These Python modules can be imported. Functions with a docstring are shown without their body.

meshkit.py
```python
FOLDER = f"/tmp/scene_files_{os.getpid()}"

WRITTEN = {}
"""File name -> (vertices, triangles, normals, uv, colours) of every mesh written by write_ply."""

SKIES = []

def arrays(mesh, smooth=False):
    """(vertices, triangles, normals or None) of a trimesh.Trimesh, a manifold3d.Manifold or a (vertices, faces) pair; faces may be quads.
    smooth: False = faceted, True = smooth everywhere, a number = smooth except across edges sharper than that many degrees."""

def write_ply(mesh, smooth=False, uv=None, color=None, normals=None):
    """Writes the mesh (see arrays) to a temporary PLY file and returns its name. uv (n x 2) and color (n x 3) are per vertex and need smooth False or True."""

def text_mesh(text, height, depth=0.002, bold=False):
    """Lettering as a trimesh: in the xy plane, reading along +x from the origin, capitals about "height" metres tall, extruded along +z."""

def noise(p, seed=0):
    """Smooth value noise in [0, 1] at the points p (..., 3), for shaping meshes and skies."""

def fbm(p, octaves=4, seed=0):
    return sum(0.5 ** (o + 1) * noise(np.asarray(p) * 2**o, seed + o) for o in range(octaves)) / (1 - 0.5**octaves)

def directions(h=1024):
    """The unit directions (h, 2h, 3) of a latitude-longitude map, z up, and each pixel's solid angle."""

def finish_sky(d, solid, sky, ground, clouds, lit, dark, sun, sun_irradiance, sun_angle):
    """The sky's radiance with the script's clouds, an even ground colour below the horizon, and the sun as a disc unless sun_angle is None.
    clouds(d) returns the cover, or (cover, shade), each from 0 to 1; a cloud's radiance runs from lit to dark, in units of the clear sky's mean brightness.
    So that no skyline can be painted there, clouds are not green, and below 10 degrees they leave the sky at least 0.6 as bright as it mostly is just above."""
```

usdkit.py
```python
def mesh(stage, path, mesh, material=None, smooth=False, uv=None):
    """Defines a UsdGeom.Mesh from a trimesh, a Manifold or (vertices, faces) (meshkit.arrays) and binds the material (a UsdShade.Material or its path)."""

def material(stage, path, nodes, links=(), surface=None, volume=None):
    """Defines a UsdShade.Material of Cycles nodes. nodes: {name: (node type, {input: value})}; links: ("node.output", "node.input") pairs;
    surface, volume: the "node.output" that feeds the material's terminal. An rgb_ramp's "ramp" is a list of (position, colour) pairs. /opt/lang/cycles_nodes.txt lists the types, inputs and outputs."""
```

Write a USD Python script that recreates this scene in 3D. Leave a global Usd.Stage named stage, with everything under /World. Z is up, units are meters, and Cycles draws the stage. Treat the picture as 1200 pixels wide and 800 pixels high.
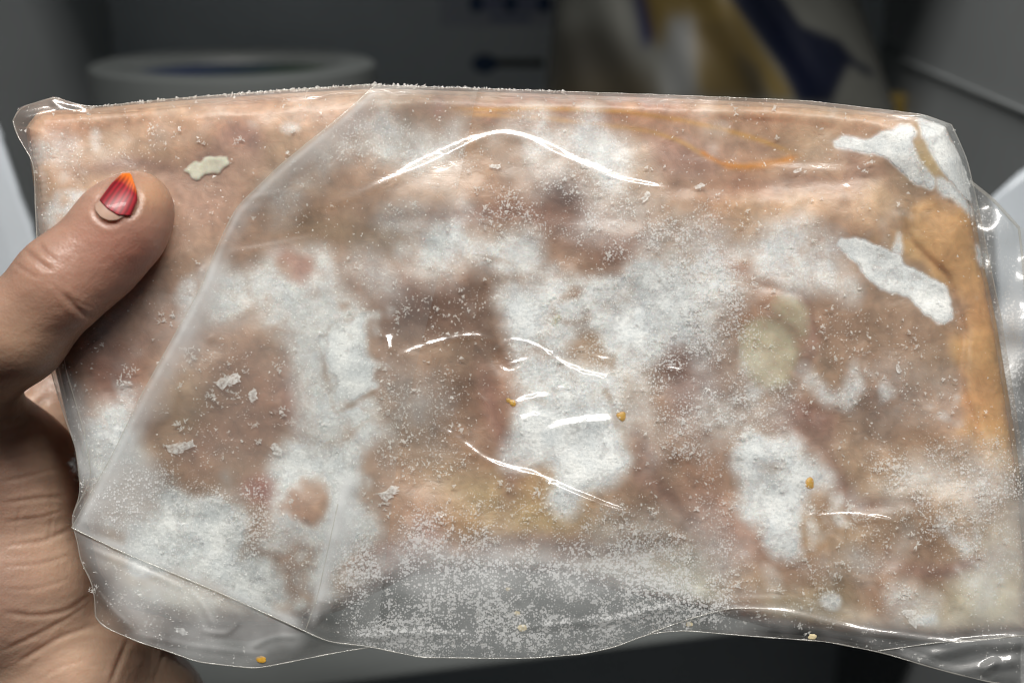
import math, random
import numpy as np, trimesh, usdkit, meshkit
from scipy import ndimage as ndi
from pxr import Usd, UsdGeom, UsdLux, UsdShade, Gf, Sdf, Vt

random.seed(7)
RNG = np.random.default_rng(7)
stage = Usd.Stage.CreateInMemory()
UsdGeom.SetStageUpAxis(stage, 'Z')
UsdGeom.Xform.Define(stage, '/World')
UsdGeom.Scope.Define(stage, '/World/Looks')

# ------------------------------------------------------------------ camera, lamps
PITCH = 17.0                      # the camera looks down into the freezer
D, S = 0.34, 0.0002               # distance to the face of the pack; metres per unit of the layout plan (1200 x 800)
CA, SA = math.cos(math.radians(PITCH)), math.sin(math.radians(PITCH))
def world(p):                     # pack frame (tilted with the camera) -> world
    p = np.asarray(p, float)
    return np.stack([p[..., 0], p[..., 1] * CA + p[..., 2] * SA, -p[..., 1] * SA + p[..., 2] * CA], -1)

cam = UsdGeom.Camera.Define(stage, '/World/camera')
cp = world([0, -D, 0])
cx = UsdGeom.Xformable(cam)
cx.AddTranslateOp().Set(Gf.Vec3d(*cp))
cx.AddRotateXOp().Set(90.0 - PITCH)
cam.CreateHorizontalApertureAttr(36.0)
cam.CreateFocalLengthAttr(36.0 * D / 0.24)
cam.CreateFStopAttr(8.5)
cam.CreateFocusDistanceAttr(D)
cam.CreateClippingRangeAttr(Gf.Vec2f(0.02, 50))
cam.CreateExposureAttr(0.0)

def rect_light(name, pos, target, w, h, power, color):
    l = UsdLux.RectLight.Define(stage, '/World/' + name)
    l.CreateWidthAttr(w); l.CreateHeightAttr(h); l.CreateIntensityAttr(power); l.CreateColorAttr(Gf.Vec3f(*color))
    m = Gf.Matrix4d().SetLookAt(Gf.Vec3d(*pos), Gf.Vec3d(*target), Gf.Vec3d(0, 0.3, 1)).GetInverse()
    UsdGeom.Xformable(l).AddTransformOp().Set(m)
    return l
LAMP = np.array([-0.04, -0.52, 0.97])
rect_light('ceiling_lamp', tuple(LAMP), (0, 0, 0), 1.05, 0.13, 60.0, (1.0, 0.955, 0.90))
rect_light('room_light', (0.25, -1.5, 0.35), (0, 0, 0), 1.6, 1.2, 0.12, (0.86, 0.95, 1.0))

# ------------------------------------------------------------------ helpers
USED = {}
def numbered(path):
    n = USED.get(path, 0); USED[path] = n + 1
    return path if n == 0 else f'{path}_{n:03d}'
def tag(prim, label=None, cat=None, group=None, kind=None):
    p = prim.GetPrim()
    for k, v in (('label', label), ('category', cat), ('group', group), ('kind', kind)):
        if v: p.SetCustomDataByKey(k, v)
    return p
def thing(name, label, cat, tilted=False, group=None):
    x = UsdGeom.Xform.Define(stage, numbered('/World/' + name))
    if tilted: x.AddRotateXOp().Set(-PITCH)
    tag(x, label, cat, group)
    return x
def obj(name, mesh, mat, parent=None, smooth=True, prims=None, label=None, kind=None):
    path = numbered((str(parent.GetPath()) if parent else '/World') + '/' + name)
    m = usdkit.mesh(stage, path, mesh, mat, smooth=smooth)
    m.CreateDoubleSidedAttr(True)
    api = UsdGeom.PrimvarsAPI(m)
    for k, v in (prims or {}).items():
        v = np.asarray(v, np.float32)
        if v.ndim == 2:
            api.CreatePrimvar(k, Sdf.ValueTypeNames.Color3fArray, 'vertex').Set(Vt.Vec3fArray.FromNumpy(np.ascontiguousarray(v)))
        else:
            api.CreatePrimvar(k, Sdf.ValueTypeNames.FloatArray, 'vertex').Set(Vt.FloatArray.FromNumpy(np.ascontiguousarray(v)))
    if label or kind: tag(m, label, None, None, kind)
    return m
def M(name, nodes, links=(), surface='p.BSDF'):
    return usdkit.material(stage, '/World/Looks/' + name, nodes, links, surface=surface)
def lin(c):
    c = np.asarray(c, float) / 255.0
    return np.where(c < 0.04045, c / 12.92, ((c + 0.055) / 1.055) ** 2.4)
def W(px, py, y):                 # plan position on the pack's face (drawn at y = 0) -> pack frame, at depth y
    px, py, y = np.broadcast_arrays(np.asarray(px, float), np.asarray(py, float), np.asarray(y, float))
    k = (D + y) / D
    return np.stack([(px - 600) * S * k, y, (400 - py) * S * k], -1)
def grid_faces(nu, nv, off=0):
    i, j = np.meshgrid(np.arange(nv - 1), np.arange(nu - 1), indexing='ij')
    a = i * nu + j + off
    q = np.stack([a, a + nu, a + nu + 1, a + 1], -1).reshape(-1, 4)
    return np.vstack([q[:, [0, 1, 2]], q[:, [0, 2, 3]]])
def tube(points, r, sides=6):
    p = np.asarray(points, float); n = len(p)
    t = np.gradient(p, axis=0); t /= np.linalg.norm(t, axis=1, keepdims=True) + 1e-12
    a = np.cross(t, [0, 1.0, 0.05]); a /= np.linalg.norm(a, axis=1, keepdims=True) + 1e-12
    b = np.cross(t, a)
    ang = np.arange(sides) * 2 * np.pi / sides
    r = np.broadcast_to(np.asarray(r, float), (n,))
    v = p[:, None] + r[:, None, None] * (np.cos(ang)[None, :, None] * a[:, None] + np.sin(ang)[None, :, None] * b[:, None])
    f = []
    i, j = np.meshgrid(np.arange(n - 1), np.arange(sides), indexing='ij')
    q = np.stack([i * sides + j, i * sides + (j + 1) % sides, (i + 1) * sides + (j + 1) % sides, (i + 1) * sides + j], -1).reshape(-1, 4)
    f = np.vstack([q[:, [0, 1, 2]], q[:, [0, 2, 3]]])
    caps = [[0, k + 1, k] for k in range(1, sides - 1)] + [[(n - 1) * sides, (n - 1) * sides + k, (n - 1) * sides + k + 1] for k in range(1, sides - 1)]
    return v.reshape(-1, 3), np.vstack([f, caps])
def box(x0, x1, y0, y1, z0, z1, bev=0.0):
    import manifold3d as m3
    if bev <= 0:
        m = trimesh.creation.box((x1 - x0, y1 - y0, z1 - z0)); m.apply_translation(((x0 + x1) / 2, (y0 + y1) / 2, (z0 + z1) / 2)); return m
    s = m3.Manifold.sphere(bev, 12)
    return m3.Manifold.batch_hull([s.translate((x, y, z)) for x in (x0 + bev, x1 - bev) for y in (y0 + bev, y1 - bev) for z in (z0 + bev, z1 - bev)])
def resample(pts, n, smooth=0):
    p = np.asarray(pts, float)
    d = np.r_[0, np.cumsum(np.linalg.norm(np.diff(p, axis=0), axis=1))]
    t = np.linspace(0, d[-1], n)
    q = np.stack([np.interp(t, d, p[:, k]) for k in range(p.shape[1])], 1)
    if smooth:
        e0, e1 = q[0].copy(), q[-1].copy()
        q = ndi.gaussian_filter1d(q, smooth, axis=0, mode='nearest'); w = np.clip(np.minimum(np.arange(n), np.arange(n)[::-1]) / (3.0 * smooth), 0, 1)[:, None]
        q = np.where(w < 1, q, q); q[0], q[-1] = e0, e1
    return q
def coons(top, bottom, left, right, nu, nv, sm=0):
    T, B, L, R = resample(top, nu, sm), resample(bottom, nu, sm), resample(left, nv, sm), resample(right, nv, sm)
    s, t = np.linspace(0, 1, nu)[None, :, None], np.linspace(0, 1, nv)[:, None, None]
    return ((1 - t) * T[None] + t * B[None] + (1 - s) * L[:, None] + s * R[:, None]
            - ((1 - s) * (1 - t) * T[0] + s * (1 - t) * T[-1] + (1 - s) * t * B[0] + s * t * B[-1]))

# ------------------------------------------------------------------ plan of the pack: fields over (px, py)
PX0, PY0, CW, CH = -60, -20, 1400, 920
def smooth_noise(sig, seed, sx=1.0, sy=1.0):
    n = ndi.gaussian_filter(np.random.default_rng(seed).standard_normal((CH, CW)).astype(np.float32), (sig * sy, sig * sx), mode='wrap')
    return n / n.std()
def raster(pts, x0, y0, w, h):
    p = np.asarray(pts, float)
    X = np.arange(w) + x0 + 0.5
    out = np.zeros((h, w), np.float32)
    a, b = p, np.roll(p, -1, axis=0)
    for r in range(h):
        y = r + y0 + 0.5
        c = (a[:, 1] <= y) != (b[:, 1] <= y)
        if c.any():
            xs = a[c, 0] + (y - a[c, 1]) * (b[c, 0] - a[c, 0]) / (b[c, 1] - a[c, 1])
            out[r] = (xs[:, None] > X[None]).sum(0) % 2
    return out
WX = 5.0 * smooth_noise(14, 1) + 2.6 * smooth_noise(4, 2) + 2.4 * smooth_noise(1.4, 21)
WY = 5.0 * smooth_noise(14, 3) + 2.6 * smooth_noise(4, 4) + 2.4 * smooth_noise(1.4, 22)
def blob(pts, feather=6, warp=1.0):
    """(slices, mask) of a polygon with a wandering soft edge; a (x, y, r) triple or (x, y, rx, ry) is an ellipse."""
    if np.ndim(pts[0]) == 0:
        x, y, rx = pts[:3]; ry = pts[3] if len(pts) > 3 else rx
        a = np.linspace(0, 2 * np.pi, 24, endpoint=False); pts = np.stack([x + rx * np.cos(a), y + ry * np.sin(a)], 1)
    p = np.asarray(pts, float); m = int(18 * warp + 3.2 * feather + 4)
    x0, y0 = np.maximum(np.floor(p.min(0)).astype(int) - m, [PX0, PY0]); x1, y1 = np.minimum(np.ceil(p.max(0)).astype(int) + m, [PX0 + CW, PY0 + CH])
    k = raster(p, x0, y0, x1 - x0, y1 - y0)
    sl = (slice(y0 - PY0, y1 - PY0), slice(x0 - PX0, x1 - PX0))
    if warp:
        yy, xx = np.mgrid[0:k.shape[0], 0:k.shape[1]]
        k = ndi.map_coordinates(k, [yy + warp * WY[sl], xx + warp * WX[sl]], order=1, mode='constant')
    return sl, ndi.gaussian_filter(k, feather)
def put(field, pts, value, feather=6, warp=1.0, how='max'):
    sl, k = blob(pts, feather, warp)
    if field.ndim == 3: field[sl] += (np.asarray(value, np.float32) - field[sl]) * k[..., None]
    elif how == 'max': field[sl] = np.maximum(field[sl], k * value)
    elif how == 'mix': field[sl] += (value - field[sl]) * k
    elif how == 'add': field[sl] += value * k
def line_dist(pts, margin):
    p = resample(pts, max(8, int(np.linalg.norm(np.diff(np.asarray(pts, float), axis=0), axis=1).sum() / 4)), 2.0)
    x0, y0 = np.maximum(np.floor(p.min(0)).astype(int) - margin, [PX0, PY0]); x1, y1 = np.minimum(np.ceil(p.max(0)).astype(int) + margin, [PX0 + CW, PY0 + CH])
    xx, yy = np.meshgrid(np.arange(x0, x1) + 0.5, np.arange(y0, y1) + 0.5)
    best, along, side = np.full(xx.shape, 1e9), np.zeros(xx.shape), np.zeros(xx.shape)
    n = len(p) - 1
    for i in range(n):
        d = p[i + 1] - p[i]; l2 = d @ d + 1e-9
        t = np.clip(((xx - p[i, 0]) * d[0] + (yy - p[i, 1]) * d[1]) / l2, 0, 1)
        ex, ey = xx - p[i, 0] - t * d[0], yy - p[i, 1] - t * d[1]
        q = np.hypot(ex, ey); b = q < best
        best = np.where(b, q, best); along = np.where(b, (i + t) / n, along); side = np.where(b, np.sign(d[0] * ey - d[1] * ex), side)
    return (slice(y0 - PY0, y1 - PY0), slice(x0 - PX0, x1 - PX0)), best, along, side
def stroke(field, pts, value, width, how='max', taper=0.15):
    sl, d, t, _ = line_dist(pts, int(width * 3 + 6))
    k = np.exp(-(d / width) ** 2) * np.clip(np.minimum(t, 1 - t) / max(taper, 1e-6) + 0.15, 0, 1)
    if field.ndim == 3: field[sl] += (np.asarray(value, np.float32) - field[sl]) * k[..., None]
    elif how == 'max': field[sl] = np.maximum(field[sl], value * k)
    else: field[sl] += value * k
def sample(field, px, py, order=1):
    if field.ndim == 3: return np.stack([sample(field[..., k], px, py, order) for k in range(field.shape[2])], -1)
    return ndi.map_coordinates(field, [np.asarray(py) - PY0 - 0.5, np.asarray(px) - PX0 - 0.5], order=order, mode='nearest')

# outlines
MT = [(30, 150), (45, 130), (100, 128), (200, 119), (330, 110), (440, 104), (600, 109), (800, 116), (940, 122), (1080, 138), (1108, 149)]
MR = [(1108, 149), (1126, 185), (1141, 245), (1148, 285), (1168, 380), (1188, 500), (1199, 580), (1206, 660), (1210, 745)]
MB = [(150, 712), (230, 732), (330, 732), (400, 715), (480, 674), (560, 668), (660, 672), (720, 692), (800, 708), (900, 735), (1000, 745), (1100, 752), (1210, 745)]
ML = [(30, 150), (40, 220), (50, 300), (64, 430), (86, 520), (100, 600), (116, 670), (150, 712)]
meat_poly = MT + MR[1:] + MB[::-1][1:] + ML[::-1][1:-1]
mask = np.zeros((CH, CW), np.float32); sl_, k_ = blob(meat_poly, 0.01, 0.0); mask[sl_] = k_
inside, outside = ndi.distance_transform_edt(mask > 0.5), ndi.distance_transform_edt(mask < 0.5)

# colour of the flesh
def tone(r, g, b): return lin((r, g, b)) * TONE
TONE = 1.0
COL = np.ones((CH, CW, 3), np.float32) * tone(152, 117, 92).astype(np.float32)
for pts, c, f in [
    ([(30, 120), (440, 100), (330, 200), (240, 275), (190, 330), (40, 300)], (186, 146, 114), 14),
    ([(60, 330), (200, 280), (215, 330), (150, 500), (90, 500)], (164, 122, 96), 12),
    ([(110, 370), (140, 360), (130, 440), (100, 450)], (140, 88, 68), 10),
    ([(220, 180), (275, 160), (300, 180), (290, 205), (262, 215)], (152, 106, 96), 9),
    ([(280, 180), (300, 160), (292, 205), (262, 203)], (132, 92, 88), 6),
    ([(190, 200), (330, 190), (240, 270), (200, 280)], (182, 136, 112), 10),
    ([(265, 255), (430, 190), (560, 170), (600, 200), (560, 240), (440, 250), (330, 300)], (164, 124, 92), 12),
    ([(340, 255), (420, 262), (480, 280), (470, 300), (390, 300)], (160, 128, 92), 8),
    ([(310, 298), (330, 295), (365, 330), (350, 338), (325, 328)], (158, 106, 86), 5),
    ([(420, 310), (560, 320), (568, 390), (540, 405), (440, 400)], (118, 84, 66), 12),
    ([(440, 340), (560, 350), (555, 385), (470, 380)], (110, 76, 58), 8),
    ([(460, 410), (590, 420), (600, 520), (500, 520)], (140, 105, 80), 14),
    ([(500, 540), (700, 560), (720, 640), (520, 650)], (160, 128, 86), 16),
    ([(570, 560), (660, 570), (650, 620), (560, 610)], (176, 146, 100), 12),
    ([(430, 640), (700, 640), (720, 680), (460, 680)], (142, 102, 82), 12),
    ([(600, 640), (730, 630), (740, 680), (620, 680)], (130, 96, 84), 10),
    ([(630, 205), (690, 215), (690, 290), (640, 270)], (98, 74, 68), 10),
    ([(680, 260), (790, 260), (770, 320), (690, 310)], (128, 94, 80), 12),
    ([(730, 120), (1060, 140), (1050, 250), (760, 260)], (176, 134, 100), 14),
    ([(820, 215), (1040, 215), (1050, 260), (830, 265)], (186, 144, 106), 10),
    ([(760, 150), (900, 170), (880, 200), (770, 200)], (150, 106, 88), 10),
    ([(770, 210), (1050, 195), (1050, 212), (780, 228)], (152, 106, 82), 8),
    ([(500, 112), (800, 118), (800, 128), (520, 122)], (150, 105, 92), 4),
    ([(770, 370), (830, 380), (860, 470), (800, 500), (770, 460)], (110, 78, 66), 12),
    ([(840, 290), (870, 285), (875, 310), (850, 315)], (140, 96, 78), 5),
    ([(955, 340), (1110, 340), (1120, 500), (1090, 540), (960, 480)], (146, 110, 84), 14),
    ([(905, 480), (940, 465), (975, 490), (970, 520), (930, 530)], (120, 78, 62), 8),
    ([(960, 530), (1130, 520), (1140, 680), (1000, 690)], (162, 128, 98), 16),
    ([(1000, 590), (1100, 585), (1100, 660), (1010, 670)], (148, 114, 88), 10),
    ([(1055, 245), (1075, 222), (1100, 225), (1125, 240), (1146, 262), (1160, 330), (1172, 400), (1196, 540), (1202, 580), (1165, 548), (1130, 505), (1122, 445), (1132, 392), (1124, 350), (1112, 320), (1075, 305), (1055, 280)], (186, 134, 76), 5),
    ([(1075, 235), (1110, 250), (1135, 320), (1120, 320), (1090, 290)], (176, 124, 68), 9),
    ([(1135, 340), (1160, 420), (1185, 540), (1150, 500), (1130, 430)], (184, 130, 70), 9),
    ([(1050, 140), (1100, 150), (1120, 200), (1090, 200)], (182, 144, 94), 6),
    ([(945, 570), (975, 585), (985, 650), (945, 640)], (146, 108, 78), 8),
    ([(940, 600), (975, 610), (975, 660), (945, 655)], (156, 116, 74), 6),
    ([(800, 570), (880, 590), (930, 680), (820, 680)], (150, 112, 94), 14),
    ([(880, 690), (1010, 690), (1030, 740), (900, 740)], (150, 130, 98), 12),
    ([(1130, 640), (1200, 600), (1205, 745), (1060, 745)], (186, 168, 134), 14),
    ([(330, 555), (345, 548), (382, 555), (385, 590), (370, 610), (338, 612)], (166, 122, 92), 4),
    ([(215, 440), (300, 410), (340, 440), (345, 500), (320, 540), (210, 540)], (142, 100, 76), 14),
    ([(315, 450), (343, 440), (348, 490), (325, 500)], (128, 70, 62), 7),
    ([(285, 570), (320, 560), (325, 590), (295, 600)], (156, 92, 76), 6),
    ([(190, 420), (230, 440), (215, 560), (150, 590), (140, 560)], (172, 136, 104), 12),
    ([(110, 640), (200, 670), (330, 735), (180, 735)], (168, 150, 122), 10),
    ([(745, 500), (770, 540), (760, 560), (740, 540)], (110, 72, 68), 8),
    ([(680, 660), (830, 640), (850, 700), (720, 700)], (160, 140, 108), 10),
    ([(590, 430), (640, 440), (640, 470), (600, 470)], (150, 118, 90), 6),
    ([(385, 640), (420, 640), (400, 700), (375, 690)], (170, 128, 98), 8),
    ([(420, 620), (510, 620), (500, 660), (430, 700)], (140, 92, 78), 10)]:
    put(COL, pts, tone(*c), f, 1.6)
for pts, w in [([(330, 400), (352, 470), (345, 545)], 5), ([(560, 400), (575, 480), (602, 540), (592, 610)], 5), ([(740, 490), (760, 560), (820, 625)], 6), ([(905, 480), (960, 522), (1000, 595), (1090, 588)], 5), ([(430, 262), (600, 248), (760, 262)], 6), ([(940, 345), (955, 400), (925, 455)], 4), ([(500, 655), (620, 640), (740, 655)], 7), ([(110, 370), (150, 470), (190, 520)], 6), ([(60, 205), (160, 190), (260, 215)], 5), ([(1020, 660), (1100, 672), (1190, 640)], 5)]:
    stroke(COL, pts, tone(144, 106, 88), w * 2.4, taper=.4)
mott = 0.05 * smooth_noise(5, 67) + .035 * smooth_noise(1.8, 68) + 0.055 * smooth_noise(22, 5) + 0.04 * smooth_noise(7, 6) + 0.03 * smooth_noise(2.5, 66)
COL *= np.clip(1 + mott, 0.6, 1.4)[..., None]
red = 0.05 * smooth_noise(26, 7)
COL *= np.stack([1 + red * 0.4, 1 - red * 0.6, 1 - red * 0.8], -1)
COL = np.clip(COL, 0, 1) ** .89 * .92
COL = ((COL * .84 + COL.mean(-1, keepdims=True) * np.array([.20, .18, .165])) * np.array([1.0, 1.02, 1.02])).astype(np.float32)
# yellow and orange drip lines of fat
for pts, c, w in [
    ([(523, 127), (583, 129), (633, 127), (733, 131), (800, 141), (850, 152), (900, 167), (937, 183)], (178, 138, 84), 3.2),
    ([(533, 133), (633, 138), (683, 144), (760, 153), (800, 166), (836, 190)], (176, 138, 92), 3.0),
    ([(937, 183), (912, 191), (867, 196), (843, 191)], (188, 128, 58), 4.5), ([(820, 176), (836, 188), (860, 196)], (184, 124, 60), 2.6)]:
    stroke(COL, pts, tone(*c), w, taper=0.10)

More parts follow.
